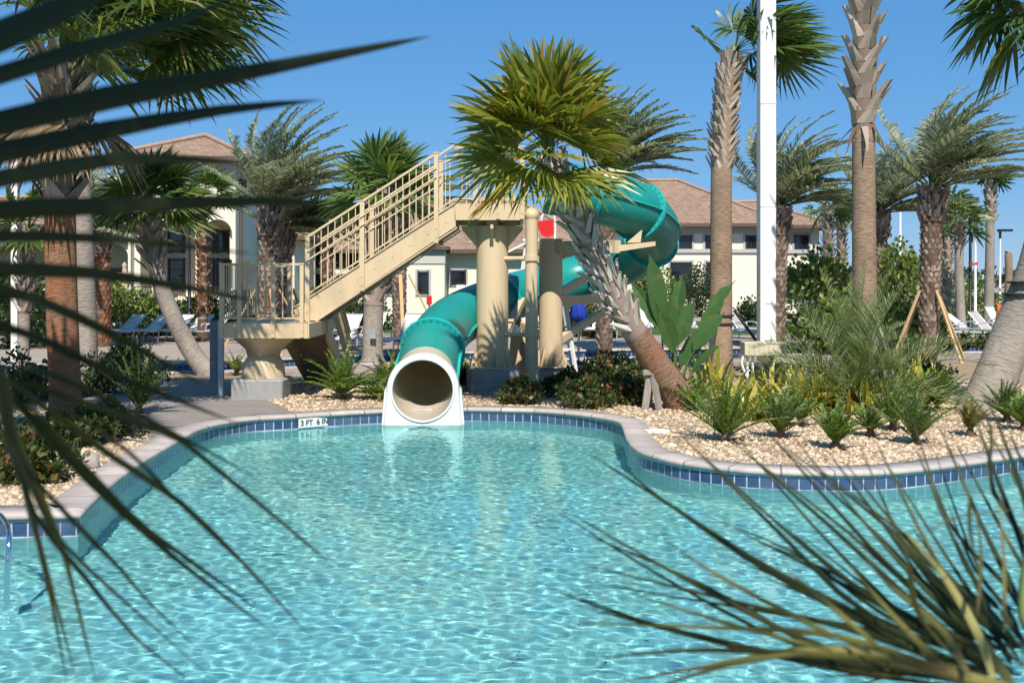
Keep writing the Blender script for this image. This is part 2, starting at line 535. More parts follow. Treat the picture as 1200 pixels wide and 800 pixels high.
def watermat(name, tint):
    m, nt, out = nodes(name)
    g = N(nt, 'ShaderNodeBsdfGlass', IOR=1.33, Roughness=0.0); g.inputs[0].default_value = rgba(tint)
    nt.links.new(g.outputs[0], out.inputs[0])
    return m
M_water = watermat('pool_water', (.60, .915, .93))
def wave(x, y):
    v = 0
    for sc_, amp, ox in ((.4, .018, 0), (1.2, .0065, 7), (2.9, .0028, 13), (6.0, .0023, 29), (11.0, .0030, 41)):
        v += amp * noise.noise(V((x * sc_ + .25 * y * sc_, y * sc_ * 1.15, ox)))
    return v
def water_mesh(name, poly, mat, regions):
    # displaced grids: fine where the photograph looks, coarse in the rest of the basin
    mb = MB(); n = len(poly)
    for xl, y0, nx, ny, step in regions:
        spans = []
        for j in range(ny + 1):
            y = y0 + j * step
            spans.append(sorted(p.x + (y - p.y) * (q.x - p.x) / (q.y - p.y) for p, q in zip(poly, poly[1:] + poly[:1]) if (p.y > y) != (q.y > y)))
        idx = {}; vs = []; fs = []
        for j in range(ny + 1):
            s = spans[j]; y = y0 + j * step
            for i in range(nx + 1):
                x = xl + i * step
                if any(s[k] - step * 1.2 <= x <= s[k + 1] + step * 1.2 for k in range(0, len(s) - 1, 2)):
                    idx[(i, j)] = len(vs); vs.append(V((x, y, WZ + wave(x, y))))
        for j in range(ny):
            for i in range(nx):
                k = [(i, j), (i + 1, j), (i + 1, j + 1), (i, j + 1)]
                if all(q in idx for q in k): fs.append(tuple(idx[q] for q in k))
        mb.add(vs, fs, 0, True)
    return mb.build(name, mat)
ST = .031; FX, FY = -9.6, 4.5; FX1, FY1 = FX + 680 * ST, FY + 516 * ST
wo_ = water_mesh('pool_water', pool_edge, M_water, [(FX, FY, 680, 516, ST), (FX - .14 * 46, 1.56, 46, 136, .14), (FX1, 1.56, 34, 136, .14), (FX, FY - .14 * 21, 151, 21, .14)])
wo_['kind'] = 'structure'

# lazy river behind the slide
river_far = [(-24, 27.5), (X(215, 29.6), 29.6), (X(260, 29.8), 29.8), (X(450, 33), 33), (X(700, 35), 35), (X(900, 36.5), 36.5), (X(1130, 37.6), 37.6), (24, 39)]
river_near = [(26, 36), (X(1130, 34.2), 34.2), (X(900, 33), 33), (X(700, 31.5), 31.5), (X(450, 29.6), 29.6), (X(250, 26.8), 26.8), (X(215, 26.6), 26.6), (-24, 24.5)]
rf_ = catmull([(x, y, WZ) for x, y in river_far], 5); rn_ = catmull([(x, y, WZ) for x, y in river_near], 5)
river = resample(rf_ + rn_, .5)
area = sum(river[i].x * river[(i + 1) % len(river)].y - river[(i + 1) % len(river)].x * river[i].y for i in range(len(river)))
if area < 0: river.reverse()
tag(band('river_wall', river, [(0, -1.0), (0, WZ - .02)], M_plaster), kind='structure')
tag(band('river_tile_band', river, [(.004, WZ - .02), (.004, -.045)], M_tile, v0=.132), kind='structure')
tag(band('river_coping', river, [(.02, -.05), (-.03, -.05), (-.03, .02), (.34, .02), (.34, -.03)], M_cop), kind='structure')
sheet('river_floor', river, -.95, M_plaster)
sheet('river_water', offset(river, .002), WZ, M_water)
sun.cycles.is_caustics_light = True
for o in bpy.data.objects:
    if o.name in ('pool_water', 'river_water'): o.cycles.is_caustics_caster = True
    if o.name in ('pool_floor', 'pool_wall', 'river_floor', 'river_wall'): o.cycles.is_caustics_receiver = True

# ground: one sheet to the horizon with the two basins cut out
M_deck = pmat('deck_pavers', (.36, .295, .24), (.29, .24, .20), 1.6, .85, .15, 30, .2, dirt=(.24, .21, .19), dscale=.5)
M_path = pmat('path_concrete', (.265, .23, .20), (.215, .188, .165), 2.2, .85, .2, 40, .2, dirt=(.21, .19, .18), dscale=1.0)  # concrete darkened so the path's shade sits in its colour
big = [V((-2500, -400, 0)), V((2500, -400, 0)), V((2500, 5000, 0)), V((-2500, 5000, 0))]
sheet('ground', big, 0.0, M_deck, holes=[offset(pool_edge, .2), offset(river, .2)])

# planting beds
cop_out = offset(pool_edge, .355)
def near_edge(x0, x1):
    pts = [p for p in cop_out if p.y > 7 and x0 < p.x < x1]
    return sorted(pts, key=lambda p: p.x)
M_bed = pmat('gravel_base', (.36, .27, .175), (.27, .20, .13), 14, .95, .8, 60, .1, dirt=(.22, .16, .11), dscale=2.5)
M_mulch = pmat('brown_mulch', (.10, .07, .05), (.055, .04, .03), 20, .95, .9, 50, .1)
iL = [i for i, p in enumerate(cop_out) if (p - G(335, 489)).length < .7]
def chain(a, b):
    # coping outer points between two world points, walking the shorter way
    n = len(cop_out)
    ia = min(range(n), key=lambda i: (cop_out[i] - a).length); ib = min(range(n), key=lambda i: (cop_out[i] - b).length)
    f = [cop_out[(ia + k) % n] for k in range((ib - ia) % n + 1)]
    r = [cop_out[(ia - k) % n] for k in range((ia - ib) % n + 1)]
    return f if len(f) < len(r) else r
bed_main = chain(V((X(330, 18.3), 18.6, 0)), V((11.5, 15.3, 0))) + [V((13, 20, 0)), V((14, 30, 0)), V((4, 29.5, 0)), V((-3, 27.5, 0)), V((-5.3, 24.5, 0)), V((-5.0, 21.0, 0))]
bed_left = chain(V((-7.6, 10.9, 0)), G(176, 520)) + [G(178, 500), G(150, 492), G(100, 478), G(20, 470), V((-12, 20, 0)), V((-14, 12, 0))]
sheet('gravel_bed', bed_main, .008, M_bed)
sheet('gravel_bed', bed_left, .008, M_bed)
path = [G(150, 492), G(178, 500), G(176, 518)] + chain(G(180, 514), V((X(330, 18.3), 18.6, 0))) + [V((-5.0, 21.0, 0)), V((-5.3, 24.0, 0)), V((-9.5, 24.3, 0)), G(100, 470), G(100, 478)]
sheet('path', path, .005, M_path)
bed_back = [V((-5.6, 24.4, 0)), V((-9.8, 24.6, 0)), V((-14, 22.5, 0)), V((-15, 24.3, 0)), V((-7.5, 26.2, 0)), V((-5.4, 26.6, 0))]
sheet('gravel_bed', bed_back, .008, M_bed)

M_peb = leafmat('shell_gravel', [(0, (.32, .22, .14)), (.25, (.50, .36, .23)), (.6, (.62, .48, .33)), (.85, (.68, .57, .43)), (1, (.28, .19, .12))], 0, .9, .15)
def pebbles(name, poly, n, smin, smax, ymax, seed=1):
    r = random.Random(seed); mb = MB()
    xs = [p.x for p in poly]; ys = [p.y for p in poly]
    k = 0; tries = 0
    while k < n and tries < n * 30:
        tries += 1
        x = r.uniform(max(min(xs), -9), min(max(xs), 11)); y = min(ys) + (min(max(ys), ymax) - min(ys)) * r.random() ** 1.3
        if abs(x) > .5 * y + 1 or not inside((x, y), poly): continue
        s = r.uniform(smin, smax) * (1.0 if r.random() < .93 else 1.8)
        z = .008 + .012 * noise.noise(V((x * 1.3, y * 1.3, 3)))
        a = r.uniform(0, 6.28); e = r.uniform(.55, 1); c, sn = math.cos(a), math.sin(a)
        vs = []
        for q in range(5):
            t = 6.283 * q / 5 + r.uniform(-.3, .3); px_, py_ = math.cos(t) * s, math.sin(t) * s * e
            vs.append((x + px_ * c - py_ * sn, y + px_ * sn + py_ * c, z))
        vs += [(x + r.uniform(-.3, .3) * s, y + r.uniform(-.3, .3) * s, z + s * r.uniform(.45, .9))]
        mb.add(vs, [(i, (i + 1) % 5, 5) for i in range(5)], 0, True)
        k += 1
    o = mb.build(name, M_peb); tag(o, kind='stuff'); return o
pebbles('gravel', bed_main, 26000, .014, .036, 24, 3)
def litter(name, poly, n, seed):
    r = random.Random(seed); mb = MB(); k = 0
    while k < n:
        y = r.uniform(11.5, 23); x = r.uniform(-.5, .5) * y
        if not inside((x, y), poly): continue
        k += 1; a = r.uniform(0, 6.28); L = r.uniform(.04, .13); w_ = r.uniform(.008, .02); d = V((math.cos(a), math.sin(a), 0)); s = V((-d.y, d.x, r.uniform(-.5, .5)))
        c = V((x, y, .045)); mb.strip([c, c + d * L * .5 + V((0, 0, r.uniform(0, .03))), c + d * L], [w_ * .3, w_, 0], s)
    tag(mb.build(name, leafmat('dead_leaf_litter', [(0, (.10, .055, .03)), (.6, (.22, .13, .07)), (1, (.36, .24, .13))], .05, .8, .1)), kind='stuff')
litter('leaf_litter', bed_main, 800, 9)
pebbles('gravel', bed_left, 6500, .014, .034, 20, 4)

# "3 FT 6 IN" depth marker let into the waterline tiles
def marker():
    a = W(349.5, 502.6); b = W(386, 499.3)
    d = (b - a); L = d.length; d.normalize(); nrm = V((d.y, -d.x, 0))
    if nrm.y > 0: nrm = -nrm
    c = (a + b) / 2 + nrm * .012; c.z = -.128
    mb = MB(); rz = math.atan2(d.y, d.x)
    mb.cbox(c, (L, .02, .15), .004, rz)
    t = mb.build('depth_marker', M_white)
    tag(t, 'white tile plate reading 3 FT 6 IN on the waterline left of the slide mouth', 'depth marker')
    fc = bpy.data.curves.new('marker_text', 'FONT'); fc.body = '3 FT  6 IN'; fc.size = .125; fc.align_x = 'CENTER'; fc.align_y = 'CENTER'; fc.extrude = .002; fc.offset = .0025
    fo = bpy.data.objects.new('lettering', fc); C.objects.link(fo)
    me = bpy.data.meshes.new_from_object(fo); C.objects.unlink(fo); bpy.data.objects.remove(fo)
    me.materials.clear(); me.materials.append(M_black)
    lo = bpy.data.objects.new('lettering', me); C.objects.link(lo); lo.parent = t
    lo.matrix_local = Matrix.Translation(c + nrm * .013) @ Matrix.Rotation(rz, 4, 'Z') @ Matrix.Rotation(math.radians(90), 4, 'X') @ Matrix.Diagonal((.98, 1, 1, 1))
marker()

# grab rail at the left edge
gr = MB()
pA = W(-8, 690); pB = W(-8, 690); 
pts = [W(8, 688) + V((0, 0, -.5)), W(8, 688) + V((0, 0, .02)), W(8, 688) + V((-.005, .05, .35)), W(5, 680) + V((-.05, .12, .46)), W(-10, 672) + V((-.15, .2, .5)), W(-60, 650) + V((-.5, .3, .5)), W(-80, 645) + V((-.6, .35, .3)), W(-84, 643) + V((-.6, .35, -.5))]
gr.tube(catmull(pts, 6), .022, 10)
tag(gr.build('grab_rail', M_chrome), 'bent polished steel grab rail standing in the shallow water', 'grab rail')
# sunken pool steps behind the rail
st = MB()
for k in range(3): st.box((-7.4 - k * .35, 9.6 - k * .0 - .0, -1.2 + .14 + k * .28), (4.4, 1.4 + .0, .28 ), mat=0)
tag(st.build('pool_steps', M_plaster), kind='structure')
# distant tree line and car park
M_far = leafmat('far_foliage', [(0, (.03, .05, .03)), (.6, (.045, .07, .04)), (1, (.06, .085, .045))], .1, .8)
mb = MB(); r = random.Random(5)
for k in range(2600):
    a = r.uniform(-.62, .62); d = r.uniform(330, 420); x, y = d * math.tan(a), d
    z = r.uniform(0, 6.5 + 2 * noise.noise(V((x * .03, 0, 0))))
    s = r.uniform(1.2, 2.8)
    q = [V((x + r.uniform(-s, s), y + r.uniform(-s, s), max(0, z + r.uniform(-s, s)))) for _ in range(4)]
    mb.add(q, [(0, 1, 2), (0, 2, 3)], 0)
tag(mb.build('distant_trees', M_far), kind='stuff')
M_asph = pmat('asphalt', (.055, .055, .058), (.045, .045, .048), 2, .9)
sheet('parking_area', [V((18, 62, 0)), V((90, 62, 0)), V((90, 120, 0)), V((30, 120, 0))], .004, M_asph)
M_grass = pmat('lawn', (.05, .09, .025), (.07, .11, .03), 3, .9, .5, 30, .1)
sheet('lawn', [V((-60, 45, 0)), V((70, 45, 0)), V((60, 61.5, 0)), V((-60, 61.5, 0))], .004, M_grass)
# ------------------------------------------------------------------ plant builders
L_sabal = leafmat('fan_palm_leaf', [(0, (.035, .075, .018)), (.45, (.06, .12, .022)), (.8, (.11, .16, .03)), (1, (.19, .20, .04))], .28, .38, .45)
L_hero = leafmat('sunlit_fan_leaf', [(0, (.075, .11, .015)), (.4, (.16, .19, .024)), (.8, (.27, .275, .04)), (.94, (.36, .31, .06)), (1, (.42, .24, .06))], .3, .36, .5)
L_date = leafmat('date_palm_leaf', [(0, (.13, .16, .09)), (.5, (.26, .29, .185)), (1, (.44, .46, .34))], .38, .42, .45, tcol=(1.3, 1.3, .9))
L_cycad = leafmat('cycad_leaf', [(0, (.05, .115, .018)), (.5, (.12, .205, .03)), (1, (.24, .30, .055))], .34, .35, .5)
L_pindo = leafmat('feather_palm_leaf', [(0, (.08, .125, .045)), (.5, (.18, .24, .09)), (1, (.33, .36, .16))], .28, .4, .45)
L_dark = leafmat('dark_shrub_leaf', [(0, (.014, .035, .010)), (.6, (.035, .07, .016)), (.85, (.06, .10, .022)), (1, (.13, .075, .03))], .2, .35, .5)
L_rust = leafmat('rusty_shrub_leaf', [(0, (.025, .045, .012)), (.45, (.055, .09, .02)), (.75, (.09, .11, .025)), (.9, (.17, .09, .03)), (1, (.22, .06, .03))], .22, .4, .45)
L_light = leafmat('light_shrub_leaf', [(0, (.05, .09, .018)), (.4, (.14, .20, .038)), (.8, (.25, .30, .07)), (1, (.38, .40, .14))], .32, .4, .5)
L_yellow = leafmat('yellow_strap_leaf', [(0, (.11, .16, .02)), (.4, (.34, .33, .04)), (.8, (.52, .45, .07)), (1, (.58, .50, .16))], .3, .4, .45)
L_paddle = leafmat('paddle_leaf', [(0, (.04, .10, .03)), (.6, (.075, .16, .05)), (1, (.13, .22, .07))], .3, .3, .55, None, ((.16, .17, .06), 5.0))
L_fore = leafmat('near_frond_leaf', [(0, (.014, .023, .008)), (.6, (.025, .036, .012)), (1, (.05, .058, .02))], .18, .55, .25, None, ((.10, .095, .03), 9.0))
L_forey = leafmat('near_sunlit_yellow_frond_leaf', [(0, (.09, .09, .024)), (.5, (.21, .19, .05)), (1, (.36, .32, .11))], .25, .45, .4, None, ((.16, .10, .035), 7.0))  # olive-yellow leaf, brightened to put sunlight into its colour
L_dead = leafmat('dry_frond', [(0, (.14, .095, .055)), (.6, (.23, .165, .10)), (1, (.33, .25, .16))], .1, .8, .1)
B_brown = barkmat('ringed_brown_bark', (.40, .285, .195), (.22, .145, .095), 9, .6, (.75, .74, .74))
B_red = barkmat('reddish_bark', (.42, .18, .085), (.17, .065, .035), 14, 1.0, (.95, 1.25, 1.5))
B_grey = barkmat('grey_bark', (.38, .33, .27), (.24, .20, .165), 6, .6, (.8, .8, .82))
B_dark = barkmat('dark_bark', (.16, .10, .065), (.07, .045, .03), 8, .8)
M_boot = leafmat('grey_leaf_boots', [(0, (.27, .215, .165)), (.5, (.42, .345, .27)), (1, (.56, .475, .385))], 0, .9, .15)
M_bootr = leafmat('rusty_leaf_boots', [(0, (.15, .065, .035)), (.5, (.29, .125, .06)), (1, (.38, .26, .18))], 0, .9, .15)
M_bootd = leafmat('dark_leaf_boots', [(0, (.13, .09, .07)), (.5, (.25, .185, .145)), (1, (.42, .34, .28))], 0, .9, .15)
M_twig = pmat('twigs', (.16, .12, .09), (.10, .075, .055), 8, .9)
M_stalk = pmat('green_stalk', (.13, .17, .045), (.09, .13, .035), 8, .5)
WIND = V((1, .12, -.12))

def at_path(pts, t):
    L = [0]
    for i in range(1, len(pts)): L.append(L[-1] + (pts[i] - pts[i - 1]).length)
    d = t * L[-1]
    for i in range(1, len(pts)):
        if d <= L[i] or i == len(pts) - 1:
            u = (d - L[i - 1]) / max(1e-6, L[i] - L[i - 1])
            return pts[i - 1].lerp(pts[i], u), (pts[i] - pts[i - 1]).normalized()

def fan_leaf(mb, hub0, d, pet, blade, n=22, spread=4.0, droop=.3, wind=.0, rng=RND, mat=0, pmat_=1, lift=.25):
    d = d.normalized()
    # petiole
    pp = []
    for k in range(4):
        t = k / 3
        pp.append(hub0 + d * pet * t + V((0, 0, -.10 * pet * t * t)) + WIND * wind * .25 * pet * t * t)
    side = d.cross(UP)
    if side.length < .1: side = V((1, 0, 0))
    side.normalize()
    mb.strip(pp, [.06, .045, .035, .03], side, pmat_)
    hub = pp[-1]; e1 = (pp[-1] - pp[-2]).normalized()
    roll = rng.uniform(-.8, .8)
    e2 = side * math.cos(roll) + e1.cross(side) * math.sin(roll)
    nr = e1.cross(e2).normalized()
    if nr.z < 0: nr = -nr
    for i in range(n):
        a = (i / (n - 1) - .5) * spread
        di = e1 * math.cos(a) + e2 * math.sin(a) + nr * (.18 * math.cos(a))
        di.normalize()
        L = blade * (.66 + .34 * math.cos(a * .55)) * rng.uniform(.9, 1.05)
        tg = (e2 * math.cos(a) - e1 * math.sin(a)).normalized()
        tw = .55 if i % 2 else -.55
        sd_ = (tg * math.cos(tw) + nr * math.sin(tw)).normalized()
        dr = droop * rng.uniform(.6, 1.5)
        pts = []
        for t in (.03, .40, .68, .88, 1.0):
            q = hub + di * L * t
            q = q + V((0, 0, -1)) * dr * L * max(0, t - .25) ** 1.8 + WIND * wind * L * .45 * max(0, t - .15) ** 1.5
            pts.append(q)
        wseg = L * spread / n
        mb.strip(pts, [.008, wseg * .49, wseg * .40, wseg * .19, 0], sd_, mat)

def frond_pts(base, d, L, arc, wind=0.0, seg=8):
    pts = [V(base)]; dd = d.normalized(); st = L / seg
    for k in range(seg):
        dd = (dd + (V((0, 0, -1)) * arc + WIND * wind) / seg * (.4 + 1.2 * k / seg)).normalized()
        pts.append(pts[-1] + dd * st)
    return pts

def pinnate(mb, base, d, L, arc, n=30, leaf=.4, wid=.03, wind=0.0, mat=0, smat=1, rng=RND, angle=.85, vee=.35, bare=.12, droop=.25, rach=.025, seg=8, lwind=0.0):
    pts = frond_pts(base, d, L, arc, wind, seg)
    mb.tube(pts, [rach * (1 - .75 * i / seg) for i in range(seg + 1)], 4, smat, False)
    for k in range(n):
        t = bare + (1 - bare) * (k + rng.random() * .6) / n
        p, T = at_path(pts, min(t, .999))
        S = T.cross(UP)
        if S.length < .15: S = V((1, 0, 0)).cross(T)
        S.normalize(); Nn = S.cross(T).normalized()
        u = (t - bare) / (1 - bare)
        ll = leaf * (.35 + .65 * math.sin(min(1, u * 1.15 + .18) * math.pi) ** .6) * rng.uniform(.85, 1.12)
        if u > .9: ll *= .75
        ang = angle * (1.08 - .42 * u)
        for sg in (-1, 1):
            ld = (T * math.cos(ang) + S * sg * math.sin(ang) + Nn * vee * rng.uniform(.6, 1.3) + WIND * lwind).normalized()
            a = p; b = p + ld * ll * .5; c = p + ld * ll + V((0, 0, -1)) * droop * ll * rng.uniform(.4, 1.4)
            wd = ld.cross(Nn)
            if wd.length < .1: wd = S
            wd = (wd.normalized() * .8 + Nn * rng.uniform(-.3, 1.1) * sg).normalized()
            mb.strip([a, b, c], [wid * .5, wid, 0], wd, mat)

def boots(mb, pts, rads, t0, t1, rows, per, length, width, out=.5, mat=0, rng=RND, thick=.035, jit=.25, cross=.0):
    nR = rows
    for k in range(nR):
        t = t0 + (t1 - t0) * (k + .5) / nR
        p, T = at_path(pts, t)
        rr = rads(t)
        A = T.cross(V((0, 1, 0))).normalized(); Bv = A.cross(T).normalized()
        for q in range(per):
            a = 2 * math.pi * (q + .5 * (k % 2)) / per + rng.uniform(-jit, jit) * .5
            R_ = A * math.cos(a) + Bv * math.sin(a); Tg = -A * math.sin(a) + Bv * math.cos(a)
            o = rng.uniform(.7, 1.35) * out; l = length * rng.uniform(.75, 1.2); w_ = width * rng.uniform(.85, 1.15)
            b0 = p + R_ * (rr * .88)
            cr_ = cross * (1 if (q + k) % 2 else -1); d = (T + R_ * o + Tg * (cr_ + rng.uniform(-.22, .22))).normalized()
            b1 = b0 + d * l * .55; b2 = b0 + d * l + R_ * l * .06
            nr = d.cross(Tg).normalized()
            if nr.dot(R_) < 0: nr = -nr
            vs = [b0 - Tg * w_ * .62, b0 + Tg * w_ * .62, b0 + nr * thick, 
                  b1 - Tg * w_ * .42, b1 + Tg * w_ * .42, b1 + nr * thick,
                  b2 - Tg * w_ * .30, b2 + Tg * w_ * .30, b2 + nr * thick * .7]
            fs = [(0, 2, 5, 3), (2, 1, 4, 5), (3, 5, 8, 6), (5, 4, 7, 8), (6, 8, 7), (1, 0, 3, 4), (4, 3, 6, 7)]
            mb.add(vs, fs, mat)

def crown_dirs(n, lo, hi, rng, bias=V((0, 0, 0)), flip=False):
    out = []
    for i in range(n):
        az = i * 2.39996 + rng.uniform(-.3, .3)
        s = lo + (hi - lo) * (i + .5) / n
        el = math.radians(s + rng.uniform(-8, 8))
        d = V((math.cos(az) * math.cos(el), math.sin(az) * math.cos(el), math.sin(el))) + bias
        out.append(d.normalized())
    return out

def sheath(mb, c, r, h, mat=0):
    mb.lathe(c + V((0, 0, -h * .6)), [(r * .7, 0), (r * .9, h * .3), (r * .55, h * .7), (r * .15, h * .95)], 10, mat)

def fan_palm(name, label, path, r0, r1, leaves=26, pet=1.0, blade=.9, lo=-45, hi=80, wind=.3, droop=.3, bias=V((0, 0, 0)), bark=None, leafm=None,
             boot=None, bootm=None, group=None, seed=1, cat='palm tree', nseg=22, spread=4.2, dead=0, crown_at=None, bare_trunk=False, flare=1.25):
    rng = random.Random(seed)
    path = catmull([V(p) for p in path], 5) if len(path) > 2 else [V(path[0]).lerp(V(path[1]), k / 8) for k in range(9)]
    root = thing(name, label, cat, path[0], group)
    n = len(path)
    rads = lambda t: r0 + (r1 - r0) * t
    rr = [rads(i / (n - 1)) * (flare if i == 0 else (1 + (flare - 1) * .35 if i == 1 else 1)) for i in range(n)]
    mb = MB(); mb.tube([path[0] - V((0, 0, .1))] + path, [rr[0]] + rr, 14)
    mb.build('trunk', bark or B_brown, root)
    if boot:
        mb = MB(); boots(mb, path, rads, *boot, rng=rng, cross=.42)
        bp = [at_path(path, boot[0] + (boot[1] - boot[0]) * k / 6)[0] for k in range(7)]; mb.tube(bp, [rads(boot[0] + (boot[1] - boot[0]) * k / 6) * 1.03 for k in range(7)], 12, 1)
        mb.build('leaf_bases', [bootm or M_boot, M_bootd], root)
    if leaves:
        top = V(crown_at) if crown_at else path[-1]
        mb = MB(); sheath(mb, top, r1 * .95, r1 * 3, 1)
        for d in crown_dirs(leaves, lo, hi, rng, bias):
            k = rng.uniform(.8, 1.15)
            fan_leaf(mb, top + d * r1 * .5, d, pet * k, blade * rng.uniform(.85, 1.1), nseg, spread, droop, wind, rng, 0, 1)
        for i in range(dead):
            az = rng.uniform(0, 6.28); d = V((math.cos(az) * .55, math.sin(az) * .55, -.75))
            fan_leaf(mb, top - V((0, 0, r1)), d, pet * .6, blade * .8, 12, 1.6, .5, wind * .5, rng, 2, 2)
        mb.build('crown', [leafm or L_sabal, M_stalk, L_dead], root)
    return root

def date_palm(name, label, path, r0, r1, fronds=40, L=3.3, arc=.9, lo=-15, hi=85, wind=1.0, bias=V((.25, 0, 0)), group=None, seed=1, cat='palm tree',
              leafm=None, leaf=.62, n=64, bootrows=None, bootm=None, per=10, wid=.05, dead=0, lwind=.10):
    rng = random.Random(seed)
    path = catmull([V(p) for p in path], 5) if len(path) > 2 else [V(path[0]).lerp(V(path[1]), k / 8) for k in range(9)]
    root = thing(name, label, cat, path[0], group)
    rads = lambda t: r0 + (r1 - r0) * t
    nn = len(path)
    mb = MB(); mb.tube([path[0] - V((0, 0, .1))] + path, [r0 * 1.1] + [rads(i / (nn - 1)) for i in range(nn)], 12)
    mb.build('trunk', B_dark, root)
    Lt = sum((path[i + 1] - path[i]).length for i in range(nn - 1))
    rows = bootrows or int(Lt / .16)
    mb = MB()
    boots(mb, path, rads, .02, .80, int(rows * .8), per, .15, .16, .30, rng=rng, thick=.04, jit=.1)
    boots(mb, path, lambda t: rads(t) * 1.15, .80, 1.0, max(3, int(rows * .26)), per, .30, .16, .34, rng=rng, thick=.06, mat=1)
    mb.build('leaf_bases', [bootm or M_bootd, M_bootd], root)
    mb = MB(); top = path[-1]
    for d in crown_dirs(fronds, lo, hi, rng, bias):
        pinnate(mb, top + d * r1 * .6, d, L * rng.uniform(.8, 1.1), arc * rng.uniform(.7, 1.2), n, leaf, wid, wind * rng.uniform(.7, 1.3), 0, 1, rng, angle=1.0, droop=.32, lwind=lwind)
    mb.build('crown', [leafm or L_date, M_stalk], root)
    return root

def cycad(name, label, base, n=16, L=.6, lo=25, hi=85, arc=.9, leafm=None, group=None, seed=1, leaf=.13, wid=.016, pairs=22, cat='cycad', trunk=.06, wind=.05, vee=.3, rach=.012, angle=.95):
    rng = random.Random(seed); root = thing(name, label, cat, base, group)
    mb = MB(); mb.lathe(V(base) - V((0, 0, .05)), [(trunk, 0), (trunk * 1.2, .08), (trunk * .8, .16), (trunk * .3, .2)], 8)
    mb.build('stem', B_dark, root)
    mb = MB()
    for d in crown_dirs(n, lo, hi, rng):
        pinnate(mb, V(base) + V((0, 0, .08)), d, L * rng.uniform(.75, 1.15), arc * rng.uniform(.6, 1.3), pairs, leaf, wid, wind, 0, 1, rng, rach=rach, seg=6, vee=vee, angle=angle)
    mb.build('fronds', [leafm or L_cycad, M_stalk], root)
    return root

def shrub(name, label, base, rx, ry, h, nleaf=700, ls=.07, leafm=None, group=None, seed=1, cat='shrub', twig=9, clump=None, zmin=.08, flower=None):
    rng = random.Random(seed); base = V(base); root = thing(name, label, cat, base, group)
    mb = MB()
    tips = []
    nc = clump or max(8, int(nleaf / 45))
    for i in range(nc):
        a = rng.uniform(0, 6.28); u = rng.random() ** .45; zz = rng.random()
        wz = math.sin(min(1, zz * .9 + .12) * math.pi) ** .5
        tips.append(base + V((rx * u * math.cos(a) * wz, ry * u * math.sin(a) * wz, zmin * h + h * (1 - zmin) * zz * rng.uniform(.8, 1.05))))
    for t in tips[:max(4, min(twig, nc))]:
        mid = base.lerp(t, .5) + V((rng.uniform(-.1, .1) * rx, rng.uniform(-.1, .1) * ry, h * .08))
        mb.tube([base + V((rng.uniform(-.15, .15) * rx, rng.uniform(-.15, .15) * ry, -.03)), mid, t], [.018 + .012 * h, .012 + .006 * h, .004], 5)
    mb.build('stems', M_twig, root)
    mb = MB()
    cr = .30 * (rx + ry + h) / 3
    for i in range(nleaf):
        c = tips[i % nc]
        d = V((rng.gauss(0, 1), rng.gauss(0, 1), rng.gauss(0, 1)))
        d.normalize()
        p = c + d * cr * rng.random() ** .5
        if p.z < base.z + .01: p.z = base.z + rng.uniform(.01, .08)
        f = (d + V((0, 0, .7)) + V((rng.gauss(0, .5), rng.gauss(0, .5), rng.gauss(0, .5)))).normalized()
        s = f.cross(V((rng.gauss(0, 1), rng.gauss(0, 1), rng.gauss(0, 1))))
        if s.length < .05: continue
        s.normalize(); nn = s.cross(f)
        l = ls * rng.uniform(.7, 1.4); w_ = l * rng.uniform(.3, .42)
        vs = [p, p + f * l * .45 + s * w_ + nn * l * .08, p + f * l, p + f * l * .45 - s * w_ + nn * l * .08]
        mt = 1 if (flower and rng.random() < flower[1]) else 0
        mb.add(vs, [(0, 1, 2), (0, 2, 3)], mt)
    mb.build('foliage', [leafm or L_dark, flower[0] if flower else M_twig], root)
    return root

def strap_plant(name, label, base, n=26, L=.6, wid=.05, leafm=None, group=None, seed=1, cat='plant', arc=1.5, lo=25, hi=85, rx=.25):
    rng = random.Random(seed); root = thing(name, label, cat, base, group); base = V(base)
    mb = MB()
    for i, d in enumerate(crown_dirs(n, lo, hi, rng)):
        b = base + V((rng.uniform(-rx, rx), rng.uniform(-rx, rx) * .7, 0))
        pts = frond_pts(b, d, L * rng.uniform(.7, 1.2), arc * rng.uniform(.6, 1.4), .05, 5)
        s = d.cross(UP); s = s.normalized() if s.length > .1 else V((1, 0, 0))
        w_ = wid * rng.uniform(.8, 1.2)
        mb.strip(pts, [w_ * .5, w_ * .9, w_, w_ * .9, w_ * .55, 0], s, 0)
    mb.build('leaves', [leafm or L_yellow], root)
    return root

